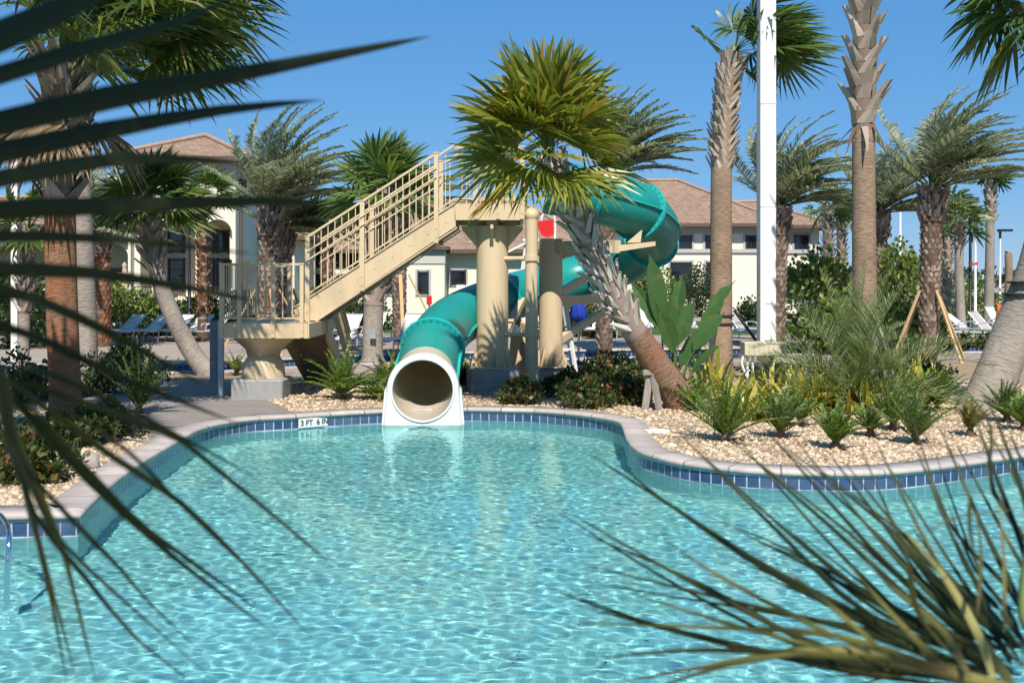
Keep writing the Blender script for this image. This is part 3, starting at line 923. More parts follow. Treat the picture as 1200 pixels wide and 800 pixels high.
def paddle_plant(name, label, specs, base, group=None, seed=1, cat='plant'):
    # bird of paradise: (tip point, blade length, blade width, facing vector)
    rng = random.Random(seed); base = V(base); root = thing(name, label, cat, base, group)
    for (tip, bl, bw, face) in specs:
        tip = V(tip); b = base + V((rng.uniform(-.2, .2), rng.uniform(-.15, .15), 0))
        d = tip - b; L = d.length
        ctrl = b + V((d.x * .25, d.y * .25, d.z * .62))
        pts = [(b * (1 - t) ** 2 + ctrl * 2 * t * (1 - t) + tip * t * t) for t in [k / 14 for k in range(15)]]
        ln = [0]
        for i in range(1, 15): ln.append(ln[-1] + (pts[i] - pts[i - 1]).length)
        tot = ln[-1]; t0 = max(.25, 1 - bl / tot)
        sp = [at_path(pts, t0 * k / 6)[0] for k in range(7)]
        mb = MB(); mb.tube(sp, [.03, .026, .023, .02, .017, .014, .012], 6)
        lf = mb.build('stalk', M_stalk, root)
        lp = []; sides = []; ws = []
        for k in range(11):
            t = t0 + (1 - t0) * k / 10
            p, T = at_path(pts, min(t, .9999)); lp.append(p)
            s = T.cross(V(face)).normalized(); sides.append(s)
            u = k / 10; ws.append(bw * (math.sin(min(1, u * 1.05 + .03) * math.pi) ** .62) if k < 10 else 0)
        mb = MB(); Fc = V(face).normalized()
        for sg in (-1, 1):
            vs = []; fs = []
            for k in range(11):
                e = lp[k] + sides[k] * sg * ws[k] / 2 + Fc * ws[k] * .16 + V((0, 0, .02 * math.sin(k * 2.1 + sg))) - sides[k] * sg * ws[k] * (.16 if rng.random() < .22 else 0) * rng.random()
                vs += [lp[k], e]
            for k in range(10):
                q = (2 * k, 2 * k + 1, 2 * k + 3, 2 * k + 2)
                fs.append(q if sg > 0 else q[::-1])
            mb.add(vs, fs, 0, True)
        mb.strip([q + Fc * -.006 for q in lp], [.035, .032, .03, .027, .024, .02, .017, .014, .01, .007, 0], sides, 1)
        mb.build('leaf', [L_paddle, M_stalk], root)
    return root
# ------------------------------------------------------------------ water slide
def glossy(name, c1, c2, rough=.34, sss=None):
    m = pmat(name, c1, c2, 1.2, rough, .04, 6, .32, dirt=(c1[0] * 1.5 + .01, c1[1] * .85, c1[2] * .85), dscale=1.6)
    return m
def through(m, col, fac):
    # thin fibreglass lets some daylight through
    nt = m.node_tree; out = [n for n in nt.nodes if n.type == 'OUTPUT_MATERIAL'][0]
    src = out.inputs[0].links[0].from_socket
    t = nt.nodes.new('ShaderNodeBsdfTranslucent'); t.inputs[0].default_value = rgba(col)
    mx = nt.nodes.new('ShaderNodeMixShader'); mx.inputs[0].default_value = fac
    nt.links.new(src, mx.inputs[1]); nt.links.new(t.outputs[0], mx.inputs[2]); nt.links.new(mx.outputs[0], out.inputs[0])
    return m
M_teal = through(glossy('teal_fibreglass', (.006, .28, .255), (.008, .32, .29)), (.62, .50, .33), .2)
M_tealf = glossy('teal_flange', (.012, .36, .33), (.014, .40, .36), .35)
M_shell = pmat('white_gelcoat', (.76, .75, .71), (.72, .71, .67), 2, .2, dirt=(.66, .64, .58), dscale=1.3)
M_inner = pmat('cream_gelcoat', (.74, .655, .52), (.68, .59, .46), 1.5, .3, dirt=(.60, .50, .37), dscale=1.0)
through(M_inner, (.95, .80, .58), .45)
M_bolt = pmat('dark_bolts', (.03, .08, .08), None, rough=.5)

def G0_(px, Y): return V((X(px, Y), Y, 0))
slide = thing('water_slide', 'teal enclosed spiral tube slide with white mouth ending in the pool', 'water slide', G(495, 494, WZ))
ctrl = [P(495.5, 457, 18.42), P(499, 441, 19.3), P(507, 409, 20.5), P(532, 377, 22.4), P(583, 353, 24.6), P(645, 335, 26.0), P(702, 318, 26.2), P(748, 298, 25.3), P(767, 272, 23.8),
        P(748, 248, 22.5), P(712, 233, 22.0), P(676, 225, 21.9), P(640, 219, 21.9)]
TR = .555
fine = catmull(ctrl, 10)
cuts = [4, 20, 40, 58, 76, 90, 104, len(fine) - 1]
def tube_frame(pts):
    T = [(pts[min(i + 1, len(pts) - 1)] - pts[max(i - 1, 0)]).normalized() for i in range(len(pts))]
    return T
FT = tube_frame(fine)
def ringpts(i, r, seg=36):
    t = FT[i]; s = t.cross(UP).normalized(); u = s.cross(t).normalized()
    return [fine[i] + (s * math.cos(2 * math.pi * k / seg) + u * math.sin(2 * math.pi * k / seg)) * r for k in range(seg)]
def shell(i0, i1, r, mat, mb, seg=36, inward=False):
    vs = []
    for i in range(i0, i1 + 1): vs += ringpts(i, r, seg)
    n = i1 - i0
    fs = []
    for i in range(n):
        for k in range(seg):
            j = (k + 1) % seg
            q = (i * seg + k, (i + 1) * seg + k, (i + 1) * seg + j, i * seg + j)
            fs.append(q[::-1] if inward else q)
    mb.add(vs, fs, mat, True)
for a, b in zip(cuts[:-1], cuts[1:]):
    mb = MB(); shell(a, b, TR, 0, mb); shell(a, b, TR - .025, 1, mb, inward=True)
    mb.build('tube_section', [M_teal, M_inner], slide)
    # lengthwise joint lips on both sides
    for sg in (0, 18):
        mb = MB()
        vs = []
        for i in range(a, b + 1):
            p0 = ringpts(i, TR - .01)[sg]; p1 = ringpts(i, TR + .05)[sg]
            u = FT[i].cross(UP).normalized().cross(FT[i]).normalized() * .016
            vs += [p0 + u, p1 + u, p1 - u, p0 - u]
        fs = []
        for i in range(b - a):
            for k in range(3): fs.append((i * 4 + k, i * 4 + k + 1, i * 4 + 5 + k, i * 4 + 4 + k))
        mb.add(vs, fs, 0)
        mb.build('joint_lip', M_tealf, slide, fix=True)
for c in cuts[1:-1]:
    mb = MB(); t = FT[c]; seg = 36
    def rr(off, r): return [p + t * off for p in ringpts(c, r, seg)]
    prof = [(-.045, TR - .01), (-.045, TR + .075), (-.004, TR + .082), (0, TR + .066), (.004, TR + .082), (.045, TR + .075), (.045, TR - .01)]
    vs = []
    for o, r in prof: vs += rr(o, r)
    fs = []
    for i in range(len(prof) - 1):
        for k in range(seg):
            j = (k + 1) % seg; fs.append((i * seg + k, (i + 1) * seg + k, (i + 1) * seg + j, i * seg + j))
    mb.add(vs, fs, 0)
    rb = ringpts(c, TR + .038, 28)
    for p in rb:
        for o in (-.05, .05):
            mb.box(p + t * o, (.022, .022, .022), mat=1)
    mb.build('flange', [M_tealf, M_bolt], slide, fix=True)
# coloured outer collar of the first bend (wide bolted lip beside the mouth)
# white mouth: arch with skirts into the water
mb = MB(); mc = fine[0]; seg = 64
def outl(k, top, flare, bot):
    # arch above, straight slightly flared skirts below
    a = 2 * math.pi * k / seg
    if a <= math.pi: return V((math.cos(a) * top, 0, math.sin(a) * top))
    u = (a - math.pi) / math.pi
    if u < .42: q = u / .42; return V((-(top + flare * q), 0, -bot * q))
    if u > .58: q = (1 - u) / .42; return V((top + flare * q, 0, -bot * q))
    q = (u - .42) / .16; return V(((top + flare) * (2 * q - 1), 0, -bot))
loops = []
for yo, kind in ((.55, 'i2'), (.02, 'i0'), (-.02, 'i1'), (-.045, 'l1'), (-.035, 'l2'), (0.0, 'o'), (.34, 'o'), (.42, 'ob')):
    lp = []
    for k in range(seg):
        a = 2 * math.pi * k / seg
        c_ = V((math.cos(a), 0, math.sin(a)))
        if kind == 'i2': q = c_ * (TR - .03)
        elif kind == 'i0': q = c_ * (TR - .045)
        elif kind == 'i1': q = c_ * (TR - .03)
        elif kind == 'l1': q = c_ * (TR - .005)
        elif kind == 'l2': q = outl(k, TR + .045, .055, .78)
        elif kind == 'o': q = outl(k, TR + .07, .075, .80)
        else: q = outl(k, TR + .02, .02, .78)
        lp.append(mc + q + V((0, yo, yo * .35 if kind == 'i2' else 0)))
    loops.append(lp)
vs = [p for lp in loops for p in lp]; fs = []; 
for i in range(len(loops) - 1):
    for k in range(seg):
        j = (k + 1) % seg; fs.append((i * seg + k, (i + 1) * seg + k, (i + 1) * seg + j, i * seg + j))
mb.add(vs, fs[:2 * seg], 1, True); mb.add(vs, fs[2 * seg:], 0, True)
bead = [mc + V((math.cos(2 * math.pi * k / 40) * (TR - .015), -.05, math.sin(2 * math.pi * k / 40) * (TR - .015))) for k in range(41)]; mb.tube(bead, .022, 8, 0, False)
for sg in (-1, 1):   # stepped lip on each skirt
    mb.prism([(mc.x + sg * (TR + .08), mc.z + .06), (mc.x + sg * (TR + .11), mc.z), (mc.x + sg * (TR + .172), -.36), (mc.x + sg * (TR + .08), -.36)], mc.y + .04, mc.y + .30, 'y')
mb.build('mouth', [M_shell, M_inner], slide, fix=True)

# ------------------------------------------------------------------ slide tower
tower = thing('slide_tower', 'cream steel stair and platform on round columns leading up to the tube slide', 'slide tower', (X(577, 22), 22, 0))
YF, YB = 21.5, 22.9
pX0, pX1 = X(533, YF), X(612, YF)
zt, zb = Z(239, YF), Z(258, YF)
def column(cx, cy, r, ztop, foot, fh, flare=True):
    mb = MB(); mb.lathe((cx, cy, fh), [(r * 1.0, 0), (r, ztop - fh)], 32)
    for k in range(8):   # base gussets
        a = math.pi / 4 * k + .2; d = V((math.cos(a), math.sin(a), 0))
        s = V((-d.y, d.x, 0)) * .012
        p = [V((cx, cy, fh)) + d * (r - .01), V((cx, cy, fh)) + d * (r + .14), V((cx, cy, fh + .04)) + d * (r + .14), V((cx, cy, fh + .42)) + d * (r - .01)]
        mb.add([q - s for q in p] + [q + s for q in p], [(0, 1, 2, 3), (7, 6, 5, 4), (0, 4, 5, 1), (1, 5, 6, 2), (2, 6, 7, 3)])
    mb.lathe((cx, cy, fh), [(r + .18, 0), (r + .18, .03)], 32)
    if flare:
        for k in range(4):
            a = math.pi / 2 * k; d = V((math.cos(a), math.sin(a), 0)); s = V((-d.y, d.x, 0)) * .03
            p = [V((cx, cy, ztop)) + d * (r - .02), V((cx, cy, ztop)) + d * (r + .30), V((cx, cy, ztop - .08)) + d * (r + .30), V((cx, cy, ztop - .45)) + d * (r - .02)]
            mb.add([q - s for q in p] + [q + s for q in p], [(0, 1, 2, 3), (7, 6, 5, 4), (0, 4, 5, 1), (1, 5, 6, 2), (2, 6, 7, 3)])
    co = mb.build('column', M_cream, tower, fix=True)
    mb = MB(); mb.cbox((cx, cy, fh / 2 - .1), (foot, foot, fh + .2), .03, .12)
    for k in range(8):
        a = math.pi / 4 * k + .2 + .39
        mb.lathe((cx + (r + .12) * math.cos(a), cy + (r + .12) * math.sin(a), fh + .03), [(.03, 0), (.03, .07)], 8, 1)
    mb.build('footing', [M_conc, M_galv], co)
    return co
c1x, c1y = X(577, 22.1), 22.1
column(c1x, c1y, .33, zb - .09, 1.0, .48)
c2x, c2y = X(645.5, 23.2), 23.2
column(c2x, c2y, .255, Z(280, 23.2), .72, .40, False)
# platform
mb = MB()
mb.box(((pX0 + pX1) / 2, (YF + 23.6) / 2, zt - .07), (pX1 - pX0 - .03, 23.6 - YF - .1, .05))
mb.build('platform_deck', M_cream, tower)
for (a, b) in (((pX0, YF), (pX1, YF)), ((pX1, YF), (pX1, 23.6)), ((pX0, 23.6), (pX1, 23.6)), ((pX0, YB), (pX0, 23.6))):
    mb = MB(); mb.bar((a[0], a[1], (zt + zb) / 2), (b[0], b[1], (zt + zb) / 2), .06, zt - zb)
    mb.build('fascia', M_cream, tower)
mb = MB()
mb.box(((pX0 + pX1) / 2 + .05, c1y, zb - .045), (pX1 - pX0 - .35, .22, .085)); mb.box((c1x, 22.5, zb - .046), (.22, 1.8, .08))
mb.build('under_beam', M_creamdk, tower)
# main stair flight
sl_top = [(346, 360), (533, 239)]
x0, z0 = X(346, YF), Z(360, YF); x1, z1 = X(533, YF), Z(239, YF)
xb0, zb0 = X(371, YF), Z(375.5, YF); xb1, zb1 = X(536, YF), Z(266, YF)
for yy in (YF, YB):
    mb = MB(); mb.prism([(x0, z0), (x1, z1), (x1 + .02, zb1), (xb1 - .05, zb1), (xb0, zb0), (x0, zb0)], yy - .03, yy + .03)
    # top and bottom flanges of the channel
    mb.bar((x0, yy, z0 + .012), (x1, yy, z1 + .012), .12, .024, up=V((0, 0, 1))); mb.bar((xb0, yy, zb0 - .012), (xb1, yy, zb1 - .012), .12, .024)
    for k in range(9):
        t = (k + .5) / 9; mb.box((x0 + (x1 - x0) * t, yy - .034, z0 + (z1 - z0) * t - .25), (.03, .012, .03))
    mb.build('stringer', M_cream, tower, fix=True)
nst = 13
mb = MB()
for k in range(nst):
    t = (k + .6) / nst; xx = x0 + (x1 - x0) * t; zz = z0 + (z1 - z0) * t - .14
    mb.box((xx, (YF + YB) / 2, zz), (.30, YB - YF - .08, .04)); mb.box((xx + .13, (YF + YB) / 2, zz - .09), (.02, YB - YF - .08, .14))
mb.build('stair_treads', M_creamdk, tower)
def rail_span(a, b, ht, parent, lo=.10, post=False, two=True):
    # a, b: points on the walking edge
    a, b = V(a), V(b); u = V((0, 0, 1))
    mb = MB(); n = max(2, int((b - a).length / .15))
    for k in range(1, n):
        p = a.lerp(b, k / n); mb.bar(p + u * lo, p + u * (ht - .03), .018, .018)
    mb.bar(a + u * lo, b + u * lo, .03, .03)
    mb.build('railing_panel', M_cream, parent)
    mb = MB(); mb.bar(a + u * ht, b + u * ht, .06, .042)
    mb.build('top_rail', M_cream, parent)
    if two:
        mb = MB(); d = V((0, -.055, 0)) if abs((b - a).y) < .3 else V((.055, 0, 0))
        mb.tube([a + u * (ht - .30) + d, b + u * (ht - .30) + d], .018, 8); mb.tube([a + u * (ht - .48) + d, b + u * (ht - .48) + d], .018, 8)
        mb.build('handrail', M_cream, parent)
def rail_post(p, z0_, z1_, w_=.088):
    mb = MB(); mb.box((p[0], p[1], (z0_ + z1_) / 2), (w_, w_, z1_ - z0_)); mb.box((p[0], p[1], z1_ + .012), (w_ + .02, w_ + .02, .024))
    for zz in (.12, .3): mb.box((p[0], p[1] - w_ / 2 - .004, z0_ + zz), (.03, .014, .03))
    mb.build('railing_post', M_cream, tower)
RT = Z(180, YF) - (z0 + (z1 - z0) * (512 - 346) / (533 - 346))     # rail height above the stringer's top edge
spx = [361, 425, 511.5]
def edge(px): return z0 + (z1 - z0) * (px - 346) / (533 - 346)
for yy in (YF - .05, YB + .05):
    for px in spx:
        if px == 361 and yy > 22.2: continue
        rail_post((X(px, YF), yy), edge(px) - .55, edge(px) + RT)
    for pa, pb in zip(spx[:-1], spx[1:]):
        rail_span((X(pa, YF), yy, edge(pa)), (X(pb, YF), yy, edge(pb)), RT, tower)
    rail_span((X(511.5, YF), yy, edge(511.5)), (pX0, yy, zt), RT - .07, tower, two=False)
# platform guards
for px in (558, 584):
    rail_post((X(px, YF), YF - .05), zb + .02, zt + RT - .12, .085)
rail_span((pX0, YF - .05, zt), (pX1, YF - .05, zt), RT - .12, tower, two=False)
rail_post((pX1, YF - .05), zb + .02, zt + RT - .12, .085)
rail_span((pX0, 23.55, zt), (pX1, 23.55, zt), RT - .12, tower, two=False)
# landing
LX0, LX1, LY0, LY1 = X(257, 20.0), X(358, 20.0), 20.2, 23.0
lzt, lzb = Z(379.5, 20.0), Z(397, 20.0)
mb = MB(); mb.box(((LX0 + LX1) / 2, (LY0 + LY1) / 2, lzt - .05), (LX1 - LX0 - .05, LY1 - LY0 - .05, .06)); mb.build('landing_deck', M_cream, tower)
mb = MB()
for a, b in (((LX0, LY0), (LX1, LY0)), ((LX0, LY1), (LX1, LY1)), ((LX0, LY0), (LX0, LY1)), ((LX1, LY0), (LX1, LY1))):
    mb.bar((a[0], a[1], (lzt + lzb) / 2), (b[0], b[1], (lzt + lzb) / 2), .06, lzt - lzb)
mb.build('landing_fascia', M_cream, tower)
lh = 1.12
lp = [(257, LY0), (278, LY0), (318, LY0), (352, LY0)]
for px, yy in lp: rail_post((X(px, 20.0), yy - .05), lzb + .02, lzt + lh, .07)
for px, yy in ((257, LY1), (300, LY1)): rail_post((X(px, 20.0), yy), lzb + .02, lzt + lh, .07)
for a, b in zip(lp[:-1], lp[1:]): rail_span((X(a[0], 20.0), a[1] - .05, lzt), (X(b[0], 20.0), b[1] - .05, lzt), lh, tower, two=False)
rail_span((LX0, LY0, lzt), (LX0, LY1, lzt), lh, tower, two=False)
rail_span((LX0, LY1, lzt), (X(300, 20.0), LY1, lzt), lh, tower, two=False)
# landing pedestal
pcx, pcy = X(309, 20.9), 20.9
mb = MB(); 
mb.lathe((pcx, pcy, .38), [(.36, 0), (.30, .12), (.30, .35), (.36, .55), (.62, lzb - .38 - .02)], 4)
mb.lathe((pcx, pcy, .38), [(.42, 0), (.40, .28), (.30, .42), (.22, .46)], 20)
pe = mb.build('pedestal', M_cream, tower)
mb = MB(); mb.cbox((pcx, pcy - .1, .14), (.98, .98, .48), .03); mb.build('footing', M_conc, pe)
# lower flight going back and down from the landing
fx0, fx1 = X(318, 21.0), X(372, 21.0)
for xx in (fx0, fx1):
    mb = MB(); mb.prism([(LY1 - .9, lzt - .02), (LY1 - .9, lzt - .42), (24.5, -.02), (25.05, -.02)], xx - .03, xx + .03, 'x'); mb.build('stringer', M_cream, tower, fix=True)
mb = MB()
for k in range(7):
    t = (k + .5) / 7; mb.box(((fx0 + fx1) / 2, LY1 - .8 + 2.9 * t, lzt - .12 - (lzt - .1) * t), (fx1 - fx0 - .06, .40, .04)); mb.box(((fx0 + fx1) / 2, LY1 - .62 + 2.9 * t, lzt - .22 - (lzt - .1) * t), (fx1 - fx0 - .06, .02, .18))
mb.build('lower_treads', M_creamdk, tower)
for xx in (fx1,):
    rail_span((xx, LY1, lzt - .1), (xx, 25.2, .05), 1.0, tower)
# slim pipe post beside the slide, with cross pipes to the first column
qx, qy = X(623, 21.75), 21.75
mb = MB(); mb.lathe((qx, qy, 0), [(.145, 0), (.14, .3), (.13, 1.0), (.125, Z(257, qy))], 20)
mb.lathe((qx, qy, Z(257, qy)), [(.125, 0), (.15, .05), (.15, .12), (.10, .20), (.03, .24)], 20)
pp = mb.build('pipe_post', M_cream, tower)
for py in (303, 392):
    mb = MB(); mb.tube([(c1x, c1y - .1, Z(py, 21.8)), (qx, qy, Z(py, 21.8))], .05, 10); mb.lathe((qx, qy, Z(py, 21.8) - .05), [(.16, 0), (.16, .1)], 16); mb.build('cross_pipe', M_cream, tower)
# arms from the rear column to the tube
def arm(p0, p1, w_, h_, name='arm'):
    mb = MB(); mb.bar(p0, p1, w_, h_); return mb.build(name, M_cream, tower)
arm((c2x, c2y, Z(290, 23.2)), P(724, 289, 21.6), .16, .26)
mb = MB()
def xz(l, Y): return [(X(px, Y), Z(py, Y)) for px, py in l]
mb.prism(xz([(712, 289), (766, 283.5), (766, 288.5), (712, 297)], 21.9), 21.62, 21.95); mb.prism(xz([(734, 284.5), (751, 270), (749, 284.5)], 21.9), 21.66, 21.70); mb.prism(xz([(734, 284.5), (751, 270), (749, 284.5)], 21.9), 21.86, 21.90)
mb.build('saddle', M_cream, tower, fix=True)
arm((c2x + .2, c2y, Z(343, 23.2)), P(697, 319, 24.6), .15, .15, 'strut')
arm((c2x + .2, c2y + .1, Z(398, 23.3)), P(712, 362, 25.4), .15, .15, 'strut')
arm((c2x, c2y, Z(353, 23.2)), P(715, 349, 25.0), .14, .2, 'arm')
arm((c1x + .2, c1y + .2, Z(398, 22.3)), P(612, 352, 24.4), .14, .14, 'strut')
arm((c2x - .1, c2y + .1, Z(398, 23.3)), P(600, 372, 24.6), .13, .13, 'strut')
# lifeguard stand behind the columns
lb = G0_(634, 27.5); ls = thing('lifeguard_stand', 'white lifeguard stand with a red seat back showing between the slide columns', 'lifeguard stand', lb)
sz_ = Z(281, 27.5)
for sx in (-1, 1):
    for sy in (-1, 1):
        mb = MB(); mb.bar(lb + V((sx * .85, sy * .8, 0)), lb + V((sx * .36, sy * .32, sz_)), .075, .075); mb.build('leg', M_white, ls)
for k in range(1, 6):
    t = k / 6; mb = MB(); q = .85 + (.36 - .85) * t; yy = .8 + (.32 - .8) * t
    mb.bar(lb + V((-q, -yy, sz_ * t)), lb + V((q, -yy, sz_ * t)), .05, .05); mb.build('rung', M_white, ls)
mb = MB(); mb.cbox(lb + V((0, 0, sz_ - .02)), (.95, .8, .06), .01); mb.bar(lb + V((-.85, -.42, sz_ - .32)), lb + V((-.1, -.42, sz_ + .06)), .06, .05); mb.build('platform', M_white, ls)
mb = MB(); c0 = lb + V((.13, -.2, sz_))
mb.tube(catmull([c0 + V((.22, 0, 0)), c0 + V((.22, 0, .50)), c0 + V((.14, 0, .64)), c0 + V((-.04, 0, .66)), c0 + V((-.12, 0, .55)), c0 + V((-.12, 0, .40))], 5), .032, 8); mb.build('back_frame', M_white, ls)
mb = MB(); mb.prism([(c0.x - .27, c0.z + .46), (c0.x + .17, c0.z + .50), (c0.x + .19, c0.z + .11), (c0.x + .02, c0.z + .04), (c0.x - .13, c0.z + .11)], c0.y - .09, c0.y - .03); mb.build('seat_back', M_red, ls, fix=True)
# gate post with the back of a board
gp = G(259, 465); gt = thing('sign_post', 'blue grey steel post with the back of a narrow board beside the stair landing', 'post', gp)
mb = MB(); mb.cbox(gp + V((0, 0, .75)), (.11, .09, 1.5), .01); mb.build('post', M_galv, gt)
mb = MB(); mb.cbox(gp + V((-.14, .06, .85)), (.19, .03, 1.26), .006); mb.build('board', pmat('board_back', (.14, .19, .24), (.11, .15, .19), 3, .6), gt)
# equipment cabinet behind the first column
cb = P(612, 424, 24.8); cb.z = 0
ct = thing('equipment_cabinet', 'tan metal equipment cabinet standing behind the slim pipe post under the slide', 'cabinet', cb)
mb = MB(); mb.cbox(cb + V((0, 0, .5)), (.55, .4, 1.0), .015); mb.build('body', M_cream, ct)
mb = MB(); mb.cbox(cb + V((.1, -.21, .55)), (.28, .02, .62), .005); d = mb.build('door', pmat('grey_door', (.3, .3, .29), None), ct)
mb = MB(); mb.box(cb + V((.2, -.23, .55)), (.02, .02, .1)); mb.build('handle', M_black, d)
# ------------------------------------------------------------------ buildings
def hip(mb, x0, x1, y0, y1, z, rz, ins0, ins1, mat=0, fmat=1, rmat=2, yr=None):
    yr = yr if yr is not None else (y0 + y1) / 2
    A, B, Cc, D = V((x0, y0, z)), V((x1, y0, z)), V((x1, y1, z)), V((x0, y1, z))
    R0, R1 = V((x0 + ins0, yr, rz)), V((x1 - ins1, yr, rz))
    def face(pts, ax):
        o = pts[0]; e = (pts[1] - pts[0]).normalized(); nr = None
        for q in pts[2:]:
            v = (q - o) - e * (q - o).dot(e)
            if v.length > .1: nr = v.normalized(); break
        uv = [((q - o).dot(e), (q - o).dot(nr)) for q in pts]
        mb.add(pts, [tuple(range(len(pts)))], mat, False, [uv])
    pin = (R1 - R0).length < .05
    face([A, B, R1] if pin else [A, B, R1, R0], 0); face([B, Cc, R1], 1)
    face([Cc, D, R0] if pin else [Cc, D, R0, R1], 0); face([D, A, R0], 1)
    # fascia boards and soffit
    t = .22
    for p, q in ((A, B), (B, Cc), (Cc, D), (D, A)):
        mb.bar(p - V((0, 0, t / 2 + .01)), q - V((0, 0, t / 2 + .01)), .12, t, fmat)
    mb.add([v - V((0, 0, .20)) for v in (A, D, Cc, B)], [(0, 1, 2, 3)], fmat)
    for p, q in ((A, R0), (D, R0), (B, R1), (Cc, R1)) + (() if pin else ((R0, R1),)):
        mb.tube([p + V((0, 0, .03)), q + V((0, 0, .06))], .13, 6, rmat)

def window(par, cx, cz, w_, h_, Yf, cols=2, rows=2, surround=.0, side=None):
    # facade plane y = Yf (facing the camera), or side: plane x = side facing +x, cx is then y
    def bx(mb, u, z, wu, hz, d, dep, mat=0):
        if side is None: mb.box((u, Yf - d, z), (wu, dep, hz), mat=mat)
        else: mb.box((side + d, u, z), (dep, wu, hz), mat=mat)
    mb = MB()
    for sx in (-1, 1): bx(mb, cx + sx * (w_ / 2), cz, .09, h_ + .18, .05, .12)
    for sz in (-1, 1): bx(mb, cx, cz + sz * (h_ / 2), w_ - .09, .09, .05, .12)
    for i in range(1, cols): bx(mb, cx - w_ / 2 + w_ * i / cols, cz, .05, h_ - .09, .045, .06)
    for j in range(1, rows): bx(mb, cx, cz - h_ / 2 + h_ * j / rows, w_ - .09, .05, .047, .05)
    if surround:
        s = surround
        for sx in (-1, 1): bx(mb, cx + sx * (w_ / 2 + s / 2 + .045), cz, s, h_ + .09 + 2 * s, .03, .07, 1)
        for sz in (-1, 1): bx(mb, cx, cz + sz * (h_ / 2 + s / 2 + .045), w_ + .09, s, .03, .07, 1)
    wn = mb.build('window', [M_frame, M_trim], par)
    mb = MB(); bx(mb, cx, cz, w_ - .08, h_ - .08, .02, .03); mb.build('pane', M_glass, wn)
    return wn

def facade(name, x0, x1, z0, z1, Yf, th, openings, mat, par):
    ov, of = tri_sheet([(x0, z0), (x1, z0), (x1, z1), (x0, z1)], openings)
    mb = MB()
    mb.add([V((p[0], Yf, p[1])) for p in ov], of); mb.add([V((p[0], Yf + th, p[1])) for p in ov], [f[::-1] for f in of])
    for loop in openings + [[(x0, z0), (x1, z0), (x1, z1), (x0, z1)]]:
        n = len(loop)
        vs = [V((p[0], Yf, p[1])) for p in loop] + [V((p[0], Yf + th, p[1])) for p in loop]
        mb.add(vs, [(i, i + n, (i + 1) % n + n, (i + 1) % n) for i in range(n)])
    return mb.build(name, mat, par)

def arch(x0, x1, z0, zs, zt, n=12):
    c = (x0 + x1) / 2; r = (x1 - x0) / 2
    return [(x0, z0), (x1, z0)] + [(c + r * math.cos(math.pi * k / n), zs + (zt - zs) * math.sin(math.pi * k / n)) for k in range(n + 1)]

# --- right-hand house (two storeys)
Yh = 75.0
hr = thing('house', 'cream two storey house with brown hipped tile roof right of the teal slide', 'house', (X(800, Yh), Yh, 0))
hx0, hx1 = X(650, Yh), X(903, Yh); ez = Z(266, Yh)
mb = MB(); mb.box(((hx0 + hx1) / 2, Yh + 8, ez / 2), (hx1 - hx0, 16, ez)); 
wx1 = X(960, Yh + 1.5); mb.box(((hx1 + wx1) / 2 - .2, Yh + 1.5 + 6, ez / 2), (wx1 - hx1 + .4, 12, ez - .02))
mb.build('wall', M_stucco, hr)
mb = MB(); hip(mb, hx0 - .9, hx1 + .9, Yh - .9, Yh + 16.9, ez + .22, 10.1, 8, 6.2)
mb.build('roof', [M_roof, M_soffit, M_ridge], hr)
mb = MB(); hip(mb, hx1 - 4, wx1 + .9, Yh + .6, Yh + 14.5, ez + .18, 8.4, 3, 4.0)
mb.build('roof', [M_roof, M_soffit, M_ridge], hr)
mb = MB(); mb.box(((hx0 + hx1) / 2, Yh - .06, Z(294, Yh)), (hx1 - hx0 + .1, .16, .26)); mb.box(((hx1 + wx1) / 2, Yh + 1.44, Z(294, Yh)), (wx1 - hx1 + .1, .16, .26))
mb.box(((hx0 + hx1) / 2, Yh - .04, ez - .22), (hx1 - hx0 + .06, .1, .5))
mb.build('moulding_and_eave_shade', M_trim, hr)
for px, w_ in ((803, .85), (834, .85), (770, .85), (740, .85), (880, .7)):
    window(hr, X(px, Yh), Z(284, Yh), w_, .85, Yh, 2, 1, .16)
for px in (915, 939): window(hr, X(px, Yh + 1.5), Z(284, Yh + 1.5), .95, .95, Yh + 1.5, 2, 1, .16)
for px in (798, 840, 756): window(hr, X(px, Yh), Z(327, Yh), 1.45, 2.3, Yh, 2, 4, .15)
window(hr, X(928, Yh + 1.5), Z(332, Yh + 1.5), 1.0, 2.0, Yh + 1.5, 2, 3, .12)
mb = MB(); mb.tube([(hx1 + .1, Yh - .12, ez), (hx1 + .1, Yh - .12, 0)], .07, 8); mb.build('downpipe', M_soffit, hr)

# --- long single-storey house behind the stair
Ym = 62.0
hm = thing('house', 'long low cream house with broad brown tile roof behind the cream stair', 'house', (X(520, Ym), Ym, 0))
mx0, mx1 = X(338, Ym), X(690, Ym); mz = Z(297, Ym)
mb = MB(); mb.box(((mx0 + mx1) / 2, Ym + 6.5, mz / 2), (mx1 - mx0, 13, mz)); px0, px1 = X(441, Ym - 2), X(521, Ym - 2)
mb.box(((px0 + px1) / 2, Ym - .9, mz / 2), (px1 - px0, 2.2, mz + .3))
mb.build('wall', M_stucco, hm)
mb = MB(); hip(mb, mx0 - 1, mx1 + 1, Ym - .7, Ym + 14, mz + .22, Z(236, Ym + 6), 5, 5); mb.build('roof', [M_roof, M_soffit, M_ridge], hm)
mb = MB(); mb.box(((px0 + px1) / 2, Ym - 1.2, mz + .25), (px1 - px0 + .5, 2.3, .2)); mb.build('eave', M_soffit, hm)
mb = MB(); mb.box(((px0 + px1) / 2, Ym - 2.02, mz - .25), (px1 - px0 + .06, .08, .75)); mb.build('moulding_and_eave_shade', M_stuccog, hm)  # grey band paints the eave's shade onto the projecting wall
